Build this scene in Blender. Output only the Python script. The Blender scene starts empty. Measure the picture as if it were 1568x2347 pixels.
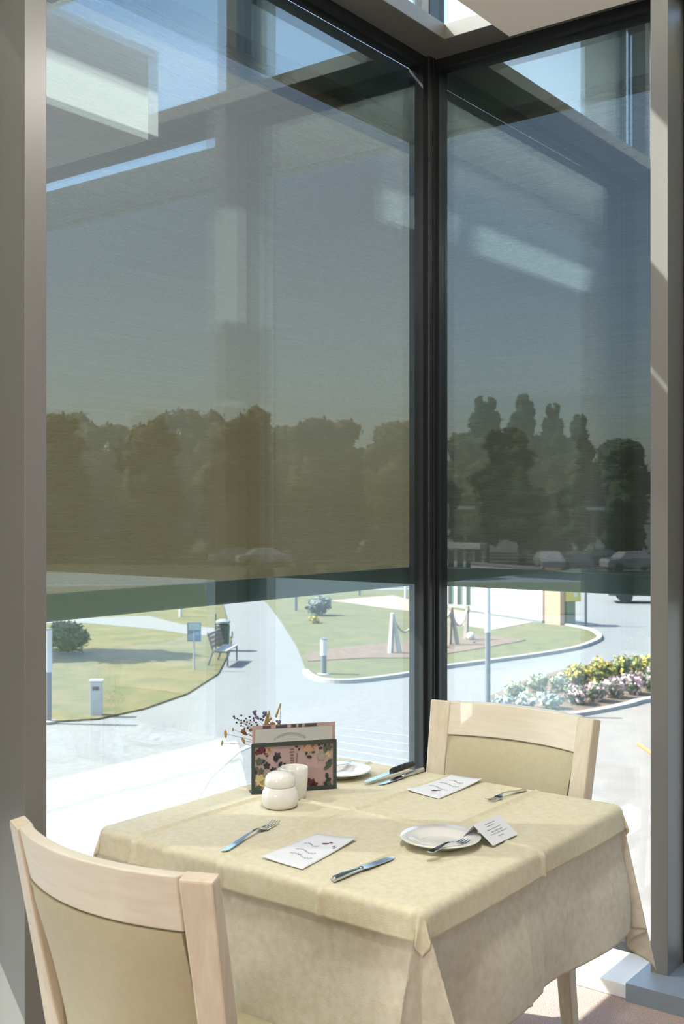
import bpy, bmesh, math, random
from mathutils import Vector, Matrix, Euler, noise
random.seed(7)
PI = math.pi
S = bpy.context.scene
COL = S.collection

# ------------------------------------------------------------------ camera
F = 2554.0                       # focal length in pixels of the 1568 x 2347 frame
CX, HY = 784.0, 1165.0           # centre column, horizon row
CAM = Vector((2.239, -3.510, 1.5))
U = Vector((0.798, 0.6025, 0))   # picture right on the floor
V = Vector((-0.6025, 0.798, 0))  # into the picture
cd = bpy.data.cameras.new('camera')
cam = bpy.data.objects.new('camera', cd)
COL.objects.link(cam)
cam.location = CAM
cam.rotation_euler = (PI / 2, 0, math.atan2(0.6025, 0.798))
cd.sensor_fit = 'VERTICAL'
cd.sensor_height = 36
cd.lens = F / 2347 * 36
cd.shift_y = -8.5 / 2347
cd.clip_start = 0.05
cd.clip_end = 1000
cd.dof.use_dof = True
cd.dof.focus_distance = 3.1
cd.dof.aperture_fstop = 8.5
S.camera = cam

# ------------------------------------------------------------------ world, sun, exposure
S.view_settings.view_transform = 'Standard'
S.view_settings.look = 'None'
S.view_settings.gamma = 1
S.view_settings.use_curve_mapping = False
S.view_settings.exposure = 1.8
S.cycles.max_bounces = 14
S.cycles.transparent_max_bounces = 24
S.cycles.glossy_bounces = 8
S.cycles.transmission_bounces = 8
S.cycles.diffuse_bounces = 5
S.cycles.sample_clamp_indirect = 6
S.cycles.caustics_reflective = False
S.cycles.caustics_refractive = False
SUN_EL = math.radians(47)
SUN_AZ = (0.862, 0.507)          # the way the light travels over the ground
w = bpy.data.worlds.new('sky')
S.world = w
w.use_nodes = True
nt = w.node_tree
bg = nt.nodes['Background']
sk = nt.nodes.new('ShaderNodeTexSky')
sk.sky_type = 'NISHITA'
sk.sun_disc = False
sk.sun_elevation = SUN_EL
sk.sun_rotation = math.atan2(-SUN_AZ[0], -SUN_AZ[1])
sk.air_density = 1.0
sk.dust_density = 2.0
sk.ozone_density = 1.0
nt.links.new(sk.outputs[0], bg.inputs[0])
bg.inputs[1].default_value = 0.20
sd = bpy.data.lights.new('sun', 'SUN')
sd.energy = 6.5
sd.angle = math.radians(0.55)
sd.color = (1.0, 0.95, 0.87)
sun = bpy.data.objects.new('sun', sd)
COL.objects.link(sun)
ld = Vector((SUN_AZ[0] * math.cos(SUN_EL), SUN_AZ[1] * math.cos(SUN_EL), -math.sin(SUN_EL)))
sun.rotation_euler = ld.to_track_quat('-Z', 'Y').to_euler()
sun.location = (-6, -4, 8)
FILL_W = 15.0
COVE_FILL_W = 24.0
DISC_FILL_W = 2.6

# ------------------------------------------------------------------ helpers
GZ = -3.0                        # ground level outside; the room is one floor up


def on(px, py, z):
    """the point at height z that the photograph shows at px, py"""
    d = (CAM.z - z) * F / (py - HY)
    p = CAM + V * d + U * ((px - CX) / F * d)
    return Vector((p.x, p.y, z))


def at(px, py, d):
    p = CAM + V * d + U * ((px - CX) / F * d)
    return Vector((p.x, p.y, CAM.z - (py - HY) / F * d))


MATS = {}


def mat(name, col, rough=0.6, metal=0.0, noise_amt=0.0, noise_scale=20.0, bump=0.0, bump_scale=None,
        stretch=(1, 1, 1), col2=None, translucent=0.0, trans_col=None, coat=0.0, spec=0.5):
    if name in MATS:
        return MATS[name]
    m = bpy.data.materials.new(name)
    m.use_nodes = True
    n, l = m.node_tree.nodes, m.node_tree.links
    b = n['Principled BSDF']
    b.inputs['Base Color'].default_value = (*col, 1)
    b.inputs['Roughness'].default_value = rough
    b.inputs['Metallic'].default_value = metal
    b.inputs['Coat Weight'].default_value = coat
    b.inputs['Specular IOR Level'].default_value = spec
    tc = n.new('ShaderNodeTexCoord')
    mp = n.new('ShaderNodeMapping')
    mp.inputs['Scale'].default_value = stretch
    l.new(tc.outputs['Object'], mp.inputs['Vector'])
    if noise_amt > 0 or col2:
        t = n.new('ShaderNodeTexNoise')
        t.inputs['Scale'].default_value = noise_scale
        t.inputs['Detail'].default_value = 5
        l.new(mp.outputs[0], t.inputs['Vector'])
        r = n.new('ShaderNodeMapRange')
        r.inputs[1].default_value = 0.33
        r.inputs[2].default_value = 0.67
        l.new(t.outputs['Fac'], r.inputs[0])
        mx = n.new('ShaderNodeMix')
        mx.data_type = 'RGBA'
        c2 = col2 if col2 else tuple(c * (1 - noise_amt) for c in col)
        mx.inputs[6].default_value = (*col, 1)
        mx.inputs[7].default_value = (*c2, 1)
        l.new(r.outputs[0], mx.inputs[0])
        l.new(mx.outputs[2], b.inputs['Base Color'])
    if bump > 0:
        t2 = n.new('ShaderNodeTexNoise')
        t2.inputs['Scale'].default_value = bump_scale or noise_scale
        t2.inputs['Detail'].default_value = 4
        l.new(mp.outputs[0], t2.inputs['Vector'])
        bp = n.new('ShaderNodeBump')
        bp.inputs['Strength'].default_value = bump
        bp.inputs['Distance'].default_value = 0.01
        l.new(t2.outputs['Fac'], bp.inputs['Height'])
        l.new(bp.outputs[0], b.inputs['Normal'])
    if translucent > 0:
        tr = n.new('ShaderNodeBsdfTranslucent')
        tr.inputs[0].default_value = (*(trans_col or col), 1)
        ms = n.new('ShaderNodeMixShader')
        ms.inputs[0].default_value = translucent
        l.new(b.outputs[0], ms.inputs[1])
        l.new(tr.outputs[0], ms.inputs[2])
        l.new(ms.outputs[0], n['Material Output'].inputs[0])
    MATS[name] = m
    return m


def glass_mat():
    m = bpy.data.materials.new('solar_glass')
    m.use_nodes = True
    n, l = m.node_tree.nodes, m.node_tree.links
    n.remove(n['Principled BSDF'])
    tr = n.new('ShaderNodeBsdfTransparent')
    tr.inputs[0].default_value = (0.925, 0.962, 0.95, 1)
    gl = n.new('ShaderNodeBsdfGlossy')
    gl.inputs['Roughness'].default_value = 0.0
    gl.inputs['Color'].default_value = (0.80, 0.92, 1.0, 1)
    lw = n.new('ShaderNodeLayerWeight')
    lw.inputs[0].default_value = 0.5
    p = n.new('ShaderNodeMath'); p.operation = 'POWER'; p.inputs[1].default_value = 3.5
    l.new(lw.outputs['Facing'], p.inputs[0])
    a = n.new('ShaderNodeMath'); a.operation = 'MULTIPLY_ADD'
    a.inputs[1].default_value = 0.6
    a.inputs[2].default_value = 0.125
    l.new(p.outputs[0], a.inputs[0])
    ms = n.new('ShaderNodeMixShader')
    l.new(a.outputs[0], ms.inputs[0])
    l.new(tr.outputs[0], ms.inputs[1])
    l.new(gl.outputs[0], ms.inputs[2])
    l.new(ms.outputs[0], n['Material Output'].inputs[0])
    return m


def fabric_mat():
    """roller blind screen fabric: woven threads with small openings one can look through"""
    m = bpy.data.materials.new('screen_fabric')
    m.use_nodes = True
    n, l = m.node_tree.nodes, m.node_tree.links
    n.remove(n['Principled BSDF'])
    tc = n.new('ShaderNodeTexCoord')
    mp = n.new('ShaderNodeMapping')
    mp.inputs['Scale'].default_value = (1.6, 1.6, 230)
    l.new(tc.outputs['Object'], mp.inputs['Vector'])
    t = n.new('ShaderNodeTexNoise')
    t.inputs['Scale'].default_value = 1.0
    t.inputs['Detail'].default_value = 3
    l.new(mp.outputs[0], t.inputs['Vector'])
    r = n.new('ShaderNodeMapRange')
    r.inputs[1].default_value = 0.3
    r.inputs[2].default_value = 0.7
    r.inputs[3].default_value = 0.061
    r.inputs[4].default_value = 0.073
    l.new(t.outputs['Fac'], r.inputs[0])
    tr = n.new('ShaderNodeBsdfTransparent')
    di = n.new('ShaderNodeBsdfDiffuse')
    di.inputs[0].default_value = (0.008, 0.010, 0.010, 1)
    tl = n.new('ShaderNodeBsdfTranslucent')
    tl.inputs[0].default_value = (0.050, 0.042, 0.023, 1)
    ad = n.new('ShaderNodeMixShader')
    ad.inputs[0].default_value = 0.5
    l.new(di.outputs[0], ad.inputs[1])
    l.new(tl.outputs[0], ad.inputs[2])
    ms = n.new('ShaderNodeMixShader')
    l.new(r.outputs[0], ms.inputs[0])
    l.new(ad.outputs[0], ms.inputs[1])
    l.new(tr.outputs[0], ms.inputs[2])
    l.new(ms.outputs[0], n['Material Output'].inputs[0])
    return m


GLASS = glass_mat()
FABRIC = fabric_mat()
M_ALU = mat('bronze_grey_metal', (0.195, 0.191, 0.183), 0.40, 0.2, 0.12, 3, stretch=(1, 1, 0.3))
M_BLACK = mat('black_frame', (0.018, 0.020, 0.022), 0.35, 0.2)
M_HEAD = mat('dark_green_metal', (0.028, 0.045, 0.040), 0.5, 0.1)
M_BAR = mat('blind_bar_metal', (0.035, 0.060, 0.052), 0.45, 0.2)
M_SILVER = mat('silver_gasket', (0.75, 0.76, 0.78), 0.3, 0.8)
M_SILL = mat('sill_enamel', (0.66, 0.67, 0.67), 0.45, 0.0, 0.05, 6)
M_WALL = mat('cream_plaster', (0.80, 0.77, 0.69), 0.85, 0, 0.04, 4)
M_CARPET = mat('rose_carpet', (0.50, 0.38, 0.33), 0.95, 0, 0, 260, bump=0.8, bump_scale=300, col2=(0.28, 0.20, 0.18))
M_BEECH = mat('pale_beech', (0.60, 0.53, 0.415), 0.42, 0, 0, 9, stretch=(9, 9, 1.1), col2=(0.53, 0.45, 0.34), coat=0.15)
M_BEECHR = mat('pale_beech_rail', (0.65, 0.60, 0.50), 0.42, 0, 0, 5, stretch=(1.1, 9, 18), col2=(0.60, 0.54, 0.435), coat=0.15)
M_LEATHER = mat('beige_leather', (0.420, 0.374, 0.244), 0.5, 0, 0.06, 60, bump=0.15, bump_scale=350)
M_CLOTH = mat('cream_damask', (0.78, 0.75, 0.66), 0.85, 0, 0, 55, bump=0.25, bump_scale=500, col2=(0.66, 0.625, 0.51), translucent=0.22, trans_col=(0.78, 0.66, 0.42))
M_TOPPER = mat('yellow_damask', (0.83, 0.81, 0.66), 0.8, 0, 0, 75, bump=0.25, bump_scale=500, col2=(0.74, 0.70, 0.50), translucent=0.25, trans_col=(0.85, 0.66, 0.26))
M_CHINA = mat('white_china', (0.714, 0.714, 0.688), 0.15, 0, coat=0.2)
M_STEEL = mat('polished_steel', (0.62, 0.64, 0.66), 0.13, 1.0)
M_PAPER = mat('white_paper', (0.655, 0.680, 0.722), 0.7, 0)
M_INK = mat('grey_ink', (0.32, 0.33, 0.35), 0.7)
M_RED = mat('dark_red_seal', (0.16, 0.02, 0.035), 0.6)
M_PLASTIC = mat('black_plastic', (0.022, 0.024, 0.028), 0.3)


class MB:
    def __init__(s):
        s.v, s.f = [], []

    def add(s, vs, fs):
        o = len(s.v)
        s.v += [tuple(v) for v in vs]
        s.f += [tuple(i + o for i in f) for f in fs]
        return s

    def box(s, a, b):
        (x0, y0, z0), (x1, y1, z1) = a, b
        return s.add([(x0, y0, z0), (x1, y0, z0), (x1, y1, z0), (x0, y1, z0), (x0, y0, z1), (x1, y0, z1), (x1, y1, z1), (x0, y1, z1)],
                     [(3, 2, 1, 0), (4, 5, 6, 7), (0, 1, 5, 4), (1, 2, 6, 5), (2, 3, 7, 6), (3, 0, 4, 7)])

    def bar(s, pts, wid, thk, side):
        """rectangular section swept along pts; side = width direction, wid/thk numbers or lists"""
        n = len(pts)
        pts = [Vector(p) for p in pts]
        vs, fs = [], []
        for i, p in enumerate(pts):
            t = (pts[min(i + 1, n - 1)] - pts[max(i - 1, 0)]).normalized()
            sd_ = side[i] if isinstance(side, list) else side
            a = Vector(sd_)
            a = (a - t * a.dot(t)).normalized()
            b = t.cross(a)
            ww = wid[i] if isinstance(wid, list) else wid
            tt = thk[i] if isinstance(thk, list) else thk
            for sa, sb in ((-1, -1), (1, -1), (1, 1), (-1, 1)):
                vs.append(p + a * sa * ww / 2 + b * sb * tt / 2)
        for i in range(n - 1):
            for k in range(4):
                a0, a1 = i * 4 + k, i * 4 + (k + 1) % 4
                fs.append((a0, a1, a1 + 4, a0 + 4))
        fs.append((3, 2, 1, 0))
        e = (n - 1) * 4
        fs.append((e, e + 1, e + 2, e + 3))
        return s.add(vs, fs)

    def tube(s, pts, r, n=8):
        pts = [Vector(p) for p in pts]
        vs, fs = [], []
        m = len(pts)
        for i, p in enumerate(pts):
            t = (pts[min(i + 1, m - 1)] - pts[max(i - 1, 0)]).normalized()
            a = t.cross(Vector((0, 0, 1)))
            if a.length < 0.05:
                a = t.cross(Vector((0, 1, 0)))
            a.normalize()
            b = t.cross(a)
            rr = r[i] if isinstance(r, (list, tuple)) else r
            for k in range(n):
                q = 2 * PI * k / n
                vs.append(p + (a * math.cos(q) + b * math.sin(q)) * rr)
        for i in range(m - 1):
            for k in range(n):
                a0, a1 = i * n + k, i * n + (k + 1) % n
                fs.append((a0, a1, a1 + n, a0 + n))
        fs.append(tuple(range(n))[::-1])
        fs.append(tuple(range((m - 1) * n, m * n)))
        return s.add(vs, fs)

    def lathe(s, prof, n=48, c=(0, 0, 0)):
        vs, fs = [], []
        for r, z in prof:
            for k in range(n):
                q = 2 * PI * k / n
                vs.append((c[0] + r * math.cos(q), c[1] + r * math.sin(q), c[2] + z))
        for i in range(len(prof) - 1):
            for k in range(n):
                a0, a1 = i * n + k, i * n + (k + 1) % n
                fs.append((a0, a1, a1 + n, a0 + n))
        fs.append(tuple(range(n))[::-1])
        fs.append(tuple(range((len(prof) - 1) * n, len(prof) * n)))
        return s.add(vs, fs)

    def ball(s, c, r, nu=10, nv=7, sc=(1, 1, 1), rot=None):
        vs, fs = [], []
        c = Vector(c)
        for i in range(nv + 1):
            th = PI * i / nv
            for k in range(nu):
                q = 2 * PI * k / nu
                p = Vector((math.sin(th) * math.cos(q) * sc[0], math.sin(th) * math.sin(q) * sc[1], math.cos(th) * sc[2])) * r
                if rot:
                    p = rot @ p
                vs.append(c + p)
        for i in range(nv):
            for k in range(nu):
                a0, a1 = i * nu + k, i * nu + (k + 1) % nu
                fs.append((a0, a0 + nu, a1 + nu, a1))
        return s.add(vs, fs)

    def prism(s, pts, z0, z1):
        """flat outline (x, y) with thickness, concave allowed"""
        bm = bmesh.new()
        vs = [bm.verts.new((p[0], p[1], z1)) for p in pts]
        f = bm.faces.new(vs)
        f.normal_update()
        if f.normal.z < 0:
            f.normal_flip()
        r = bmesh.ops.triangulate(bm, faces=[f], ngon_method='EAR_CLIP')
        bm.verts.index_update()
        top = [tuple(v.co) for v in bm.verts]
        tf = [tuple(v.index for v in q.verts) for q in bm.faces]
        bm.free()
        n = len(top)
        area = sum(pts[i][0] * pts[(i + 1) % n][1] - pts[(i + 1) % n][0] * pts[i][1] for i in range(n))
        sidef = []
        for i in range(n):
            j = (i + 1) % n
            sidef.append((i, i + n, j + n, j) if area > 0 else (j, j + n, i + n, i))
        return s.add(top + [(x, y, z0) for x, y, z in top], tf + [tuple(i + n for i in q[::-1]) for q in tf] + sidef)

    def build(s, name, m, parent=None, smooth=False, bevel=0, loc=None, subsurf=0, angle=35):
        me = bpy.data.meshes.new(name)
        me.from_pydata(s.v, [], s.f)
        me.materials.append(m)
        me.update()
        if smooth:
            for p in me.polygons:
                p.use_smooth = True
            me.set_sharp_from_angle(angle=math.radians(angle))
        o = bpy.data.objects.new(name, me)
        COL.objects.link(o)
        if loc is not None:
            o.location = loc
        if parent:
            o.parent = parent
        if bevel:
            b = o.modifiers.new('bevel', 'BEVEL')
            b.width = bevel
            b.segments = 2
            b.limit_method = 'ANGLE'
        if subsurf:
            q = o.modifiers.new('sub', 'SUBSURF')
            q.levels = q.render_levels = subsurf
        return o


def tag(o, label=None, cat=None, group=None, kind=None):
    for k, v in (('label', label), ('category', cat), ('group', group), ('kind', kind)):
        if v:
            o[k] = v
    return o


def empty(name, loc=(0, 0, 0), rz=0, label=None, cat=None, group=None, kind=None):
    o = bpy.data.objects.new(name, None)
    o.empty_display_size = 0.1
    COL.objects.link(o)
    o.location = loc
    o.rotation_euler = (0, 0, rz)
    return tag(o, label, cat, group, kind)


def dup(src, loc=None, rz=None, scale=None, label=None, group=None):
    kids = [(c, [g for g in c.children]) for c in src.children]
    r = src.copy()
    COL.objects.link(r)
    for c, gs in kids:
        cc = c.copy()
        COL.objects.link(cc)
        cc.parent = r
        for g in gs:
            gg = g.copy()
            COL.objects.link(gg)
            gg.parent = cc
    if loc is not None:
        r.location = loc
    if rz is not None:
        r.rotation_euler = (0, 0, rz)
    if scale is not None:
        r.scale = scale
    if label:
        r['label'] = label
    if group:
        r['group'] = group
    return r


def struct(o):
    o['kind'] = 'structure'
    return o


# ------------------------------------------------------------------ the room shell
RX, RY = 7.0, -9.0
TZ, BZ, RZ = 3.15, 3.205, 4.03   # underside of transom, its top, underside of roof
struct(MB().box((0.0, RY, -0.15), (RX, 0.0, 0.0)).build('floor', M_CARPET))
struct(MB().box((-0.12, RY, RZ), (RX, 0.12, RZ + 0.2)).build('ceiling', M_WALL))
# far sides of the room behind the camera
struct(MB().box((RX, RY, 0), (RX + 0.2, 0, RZ)).build('wall_right', M_WALL))
struct(MB().box((0, RY - 0.2, 0), (RX, RY, RZ)).build('wall_back', M_WALL))
# suspended ceiling raft, held back from both glass walls
struct(MB().box((0.72, RY + 0.3, 2.83), (RX - 0.3, -0.715, 3.14)).build('ceiling_raft', mat('raft_white', (0.88, 0.87, 0.81), 0.8), bevel=0.004))
# fill light panels added under the raft, out of view, to brighten the room
M_FILL = bpy.data.materials.new('lamp_panel')
M_FILL.use_nodes = True
M_FILL.node_tree.nodes['Principled BSDF'].inputs['Emission Color'].default_value = (1, 0.93, 0.82, 1)
M_FILL.node_tree.nodes['Principled BSDF'].inputs['Emission Strength'].default_value = 1.5
for i, (x, y) in enumerate(((1.3, -8.0), (1.3, -6.6), (6.25, -1.2), (6.25, -2.15))):
    e = empty('ceiling_lamp', (x, y, 2.83), 0, 'flat square ceiling lamp under the suspended raft, %s' % ('at the back left', 'second from the back left', 'nearest the right glass wall', 'by the right wall')[i], 'lamp', 'ceiling lamps')
    MB().box((-0.42, -0.42, -0.02), (0.42, 0.42, 0)).build('housing', M_ALU, e)
    MB().box((-0.4, -0.4, -0.024), (0.4, 0.4, -0.02)).build('diffuser', M_FILL, e)
    l_ = bpy.data.lights.new('ceiling_lamp_light', 'AREA')
    l_.shape = 'SQUARE'; l_.size = 0.78; l_.energy = FILL_W * (1.6 if i < 2 else 0.12); l_.color = (1, 0.97, 0.93)
    lo = bpy.data.objects.new('lamp_light', l_); COL.objects.link(lo); lo.parent = e; lo.location = (0, 0, -0.03)
# unseen fill strips added on the raft, bouncing light off the ceiling
for i, (x, y, lx, ly) in enumerate(((1.0, -3.4, 0.12, 4.6), (3.4, -0.95, 4.2, 0.12))):
    e = empty('cove_light', (x, y, 3.14), 0, 'long cove light strip on top of the suspended raft along the %s glass wall' % ('left', 'right')[i], 'lamp')
    MB().box((-lx / 2, -ly / 2, 0), (lx / 2, ly / 2, 0.04)).build('housing', M_ALU, e)
    MB().box((-lx / 2 + 0.01, -ly / 2 + 0.01, 0.04), (lx / 2 - 0.01, ly / 2 - 0.01, 0.043)).build('diffuser', M_FILL, e)
    l_ = bpy.data.lights.new('cove_light_source', 'AREA')
    l_.shape = 'RECTANGLE'; l_.size = lx - 0.01; l_.size_y = ly - 0.01; l_.energy = COVE_FILL_W; l_.color = (1, 0.97, 0.92)
    lo = bpy.data.objects.new('strip_light', l_); COL.objects.link(lo); lo.parent = e; lo.location = (0, 0, 0.05); lo.rotation_euler = (PI, 0, 0)
# small round fill lights added under the raft to brighten the table
for i, (x, y) in enumerate(((0.865, -1.36), (1.30, -2.03), (2.07, -3.25))):
    e = empty('downlight', (x, y, 2.83), 0, 'small round recessed downlight in the raft, %s' % ('straight above the dining table', 'just behind the foreground chair', 'farthest from the corner post')[i], 'lamp', 'downlights')
    MB().lathe([(0.085, -0.006), (0.085, 0.0)], 28).build('trim_ring', M_SILL, e)
    MB().lathe([(0.066, -0.008), (0.066, -0.006)], 28).build('lens', M_FILL, e)
    l_ = bpy.data.lights.new('downlight_source', 'AREA')
    l_.shape = 'DISK'; l_.size = 0.12; l_.energy = DISC_FILL_W * (1.0, 2.2, 1.0)[i]; l_.color = (1, 0.96, 0.90)
    lo = bpy.data.objects.new('lamp_light', l_); COL.objects.link(lo); lo.parent = e; lo.location = (0, 0, -0.012)
# storey below
struct(MB().box((0.02, RY, GZ), (RX, -0.02, -0.15)).build('wall_lower', mat('render_facade', (0.62, 0.61, 0.58), 0.9, 0, 0.06, 2)))

# transom beams
struct(MB().box((0, RY, TZ), (0.165, -0.0, BZ)).build('trim_1', M_ALU, bevel=0.002))
struct(MB().box((0.165, -0.165, TZ), (RX, 0, BZ)).build('trim_2', M_ALU, bevel=0.002))
# floor kerb under the glazing
struct(MB().box((0.0, RY, 0.0), (0.27, 0, 0.045)).build('trim_3', M_SILL, bevel=0.003))
struct(MB().box((0.27, -0.27, 0.0), (RX, 0, 0.045)).build('trim_4', M_SILL, bevel=0.003))
M_BASE = mat('slate_grey_cover', (0.20, 0.235, 0.275), 0.45, 0.2)

# corner post
cp = struct(MB().box((-0.03, -0.075, 0.04), (0.045, 0.03, RZ)).build('trim_5', M_BLACK, bevel=0.004))
MB().box((-0.012, -0.092, 0.05), (0.004, -0.0755, TZ)).build('gasket', M_SILVER, cp)
MB().box((0.0455, -0.05, 0.05), (0.049, -0.043, TZ)).build('gasket', mat('dark_gasket', (0.01, 0.01, 0.01), 0.6), cp)

# columns of the glass walls
LCOL = [-1.91, -3.5, -5.09, -6.68, -8.27]
RCOL = [0.942, 2.53, 4.12, 5.71]
ti = 6
for y in LCOL:
    c = struct(MB().box((0.0, y - 0.03, 0.045), (0.16, y + 0.03, TZ)).build('trim_%d' % ti, M_ALU, bevel=0.0015)); ti += 1
    MB().box((0.0, y - 0.03, BZ), (0.09, y + 0.03, RZ)).build('upper_post', M_ALU, c)
    MB().box((-0.26, y - 0.028, 0.0), (-0.035, y + 0.028, RZ)).build('outer_fin', M_ALU, c)
for x in RCOL:
    c = struct(MB().box((x - 0.028, -0.16, 0.045), (x + 0.028, 0.0, TZ)).build('trim_%d' % ti, M_ALU, bevel=0.0015)); ti += 1
    MB().box((x - 0.028, -0.09, BZ), (x + 0.028, 0, RZ)).build('upper_post', M_ALU, c)
    MB().box((x - 0.028, 0.035, 0.0), (x + 0.028, 0.16, RZ)).build('outer_fin', M_ALU, c)

# glazing: each bay is a window of frame and panes; wn counts them
wn = 1


def bay_left(y0, y1, blind_z, label):
    """bay of the left glass wall between y0 < y1, at x = 0"""
    global wn
    f = MB()
    f.box((-0.03, y0, 0.045), (0.03, y1, 0.075))
    f.box((-0.03, y0, TZ - 0.035), (0.03, y1, TZ))
    f.box((-0.03, y0, 0.075), (0.03, y0 + 0.02, TZ - 0.035))
    f.box((-0.03, y1 - 0.02, 0.075), (0.03, y1, TZ - 0.035))
    f.box((-0.03, y0, BZ), (0.03, y1, BZ + 0.03))
    f.box((-0.03, y0, RZ - 0.03), (0.03, y1, RZ))
    w_ = struct(f.build('window_%d' % wn, M_BLACK)); wn += 1
    MB().box((-0.014, y0 + 0.02, 0.075), (0.012, y1 - 0.02, TZ - 0.035)).build('glass_pane', GLASS, w_)
    MB().box((-0.014, y0 + 0.0, BZ + 0.03), (0.012, y1 - 0.0, RZ - 0.03)).build('glass_pane', GLASS, w_)
    e = empty('roller_blind', (-0.12, (y0 + y1) / 2, 2.9), 0, label, 'blind', 'outside roller blinds along the left glass wall')
    h = (y1 - y0) / 2
    off = lambda q: (q[0] + 0.12, q[1] - (y0 + y1) / 2, q[2] - 2.9)
    m = MB().box(off((-0.20, y0 + 0.01, 2.94)), off((-0.05, 0.20 if y1 > -0.5 else y1 - 0.01, 3.13))); m.build('headbox', M_HEAD, e, bevel=0.004)
    yb = y1 + (0.19 if y1 > -0.5 else -0.012)
    m = MB(); m.add([off((-0.13, y0 + 0.012, blind_z + 0.03)), off((-0.13, yb, blind_z + 0.03)), off((-0.13, yb, 2.95)), off((-0.13, y0 + 0.012, 2.95))], [(0, 1, 2, 3)])
    m.build('fabric', FABRIC, e)
    m = MB().box(off((-0.145, y0 + 0.01, blind_z)), off((-0.115, yb + 0.002, blind_z + 0.072))); bb = m.build('bottom_bar', M_BAR, e, bevel=0.004)
    return w_


def bay_right(x0, x1, blind_z, label):
    global wn
    f = MB()
    f.box((x0, -0.03, 0.045), (x1, 0.03, 0.075))
    f.box((x0, -0.03, TZ - 0.035), (x1, 0.03, TZ))
    f.box((x0, -0.03, 0.075), (x0 + 0.012, 0.03, TZ - 0.035))
    f.box((x1 - 0.02, -0.03, 0.075), (x1, 0.03, TZ - 0.035))
    f.box((x0, -0.03, BZ), (x1, 0.03, BZ + 0.03))
    f.box((x0, -0.03, RZ - 0.03), (x1, 0.03, RZ))
    w_ = struct(f.build('window_%d' % wn, M_BLACK)); wn += 1
    MB().box((x0 + 0.012, -0.012, 0.075), (x1 - 0.02, 0.014, TZ - 0.035)).build('glass_pane', GLASS, w_)
    MB().box((x0, -0.012, BZ + 0.03), (x1, 0.014, RZ - 0.03)).build('glass_pane', GLASS, w_)
    e = empty('roller_blind', ((x0 + x1) / 2, 0.12, 2.9), 0, label, 'blind', 'outside roller blinds along the right glass wall')
    off = lambda q: (q[0] - (x0 + x1) / 2, q[1] - 0.12, q[2] - 2.9)
    xa = x0 - (0.165 if x0 < 0.5 else -0.012)
    MB().box(off((x0 if x0 > 0.5 else -0.048, 0.05, 2.94)), off((x1 - 0.01, 0.20, 3.13 if x0 < 0.5 else 3.085))).build('headbox', M_HEAD, e, bevel=0.004)
    m = MB(); m.add([off((xa, 0.13, blind_z + 0.03)), off((x1 - 0.012, 0.13, blind_z + 0.03)), off((x1 - 0.012, 0.13, 2.95)), off((xa, 0.13, 2.95))], [(3, 2, 1, 0)])
    m.build('fabric', FABRIC, e)
    MB().box(off((xa - 0.002, 0.115, blind_z)), off((x1 - 0.01, 0.145, blind_z + 0.072))).build('bottom_bar', M_BAR, e, bevel=0.004)
    return w_


bay_left(LCOL[0] + 0.03, -0.075, 1.204, 'wide grey screen blind lowered outside the large left window, left of the corner post')
bay_left(LCOL[1] + 0.03, LCOL[0] - 0.03, 0.72, 'grey screen blind of the bay past the left column, lowered almost to the floor')
for a_, b_, t_ in ((2, 1, 'second'), (3, 2, 'third'), (4, 3, 'fourth')):
    bay_left(LCOL[a_] + 0.03, LCOL[b_] - 0.03, 2.55, 'grey screen blind of the left glass wall, %s bay past the left column' % t_)
bay_right(0.045, RCOL[0] - 0.028, 1.204, 'narrow green-grey screen blind outside the right window between corner post and right column')
for a_, t_ in ((0, 'first'), (1, 'second'), (2, 'third')):
    bay_right(RCOL[a_] + 0.028, RCOL[a_ + 1] - 0.028, 1.18, 'screen blind of the right glass wall, %s bay past the right column' % t_)
struct(MB().box((RCOL[3] + 0.028, -0.1, 0.045), (RX, 0, TZ)).build('wall_end', M_WALL))

# ------------------------------------------------------------------ outdoors: ground
def poly(pts, z=GZ):
    return [(lambda q: (q.x, q.y))(on(px, py, z)) for px, py in pts]


M_ASPH = mat('pale_asphalt', (0.112, 0.118, 0.12), 0.9, 0, 0.07, 1.5)
M_GRAVEL = mat('white_gravel', (0.128, 0.13, 0.132), 0.95, 0, 0, 7, bump=0.6, bump_scale=20, col2=(0.10, 0.102, 0.104))
M_GRASS = mat('dry_lawn', (0.041, 0.048, 0.009), 0.95, 0, 0, 1.2, bump=0.9, bump_scale=9, col2=(0.089, 0.071, 0.024))
M_GRASS2 = mat('green_lawn', (0.042, 0.052, 0.012), 0.95, 0, 0, 1.4, bump=0.9, bump_scale=9, col2=(0.074, 0.067, 0.021))
M_FAR = mat('meadow', (0.050, 0.056, 0.016), 0.95, 0, 0, 0.12, col2=(0.077, 0.069, 0.026))
M_MULCH = mat('bark_mulch', (0.110, 0.072, 0.049), 0.95, 0, 0, 5, bump=0.9, bump_scale=14, col2=(0.070, 0.046, 0.032))
M_KERB = mat('kerb_stone', (0.267, 0.267, 0.261), 0.85, 0, 0.08, 3)
M_ROSE = mat('rose_pavers', (0.158, 0.142, 0.130), 0.9, 0, 0, 2.2, bump=0.4, bump_scale=6, col2=(0.138, 0.123, 0.115))
M_TAR = mat('road_tarmac', (0.110, 0.116, 0.125), 0.9, 0, 0.1, 1)

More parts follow.
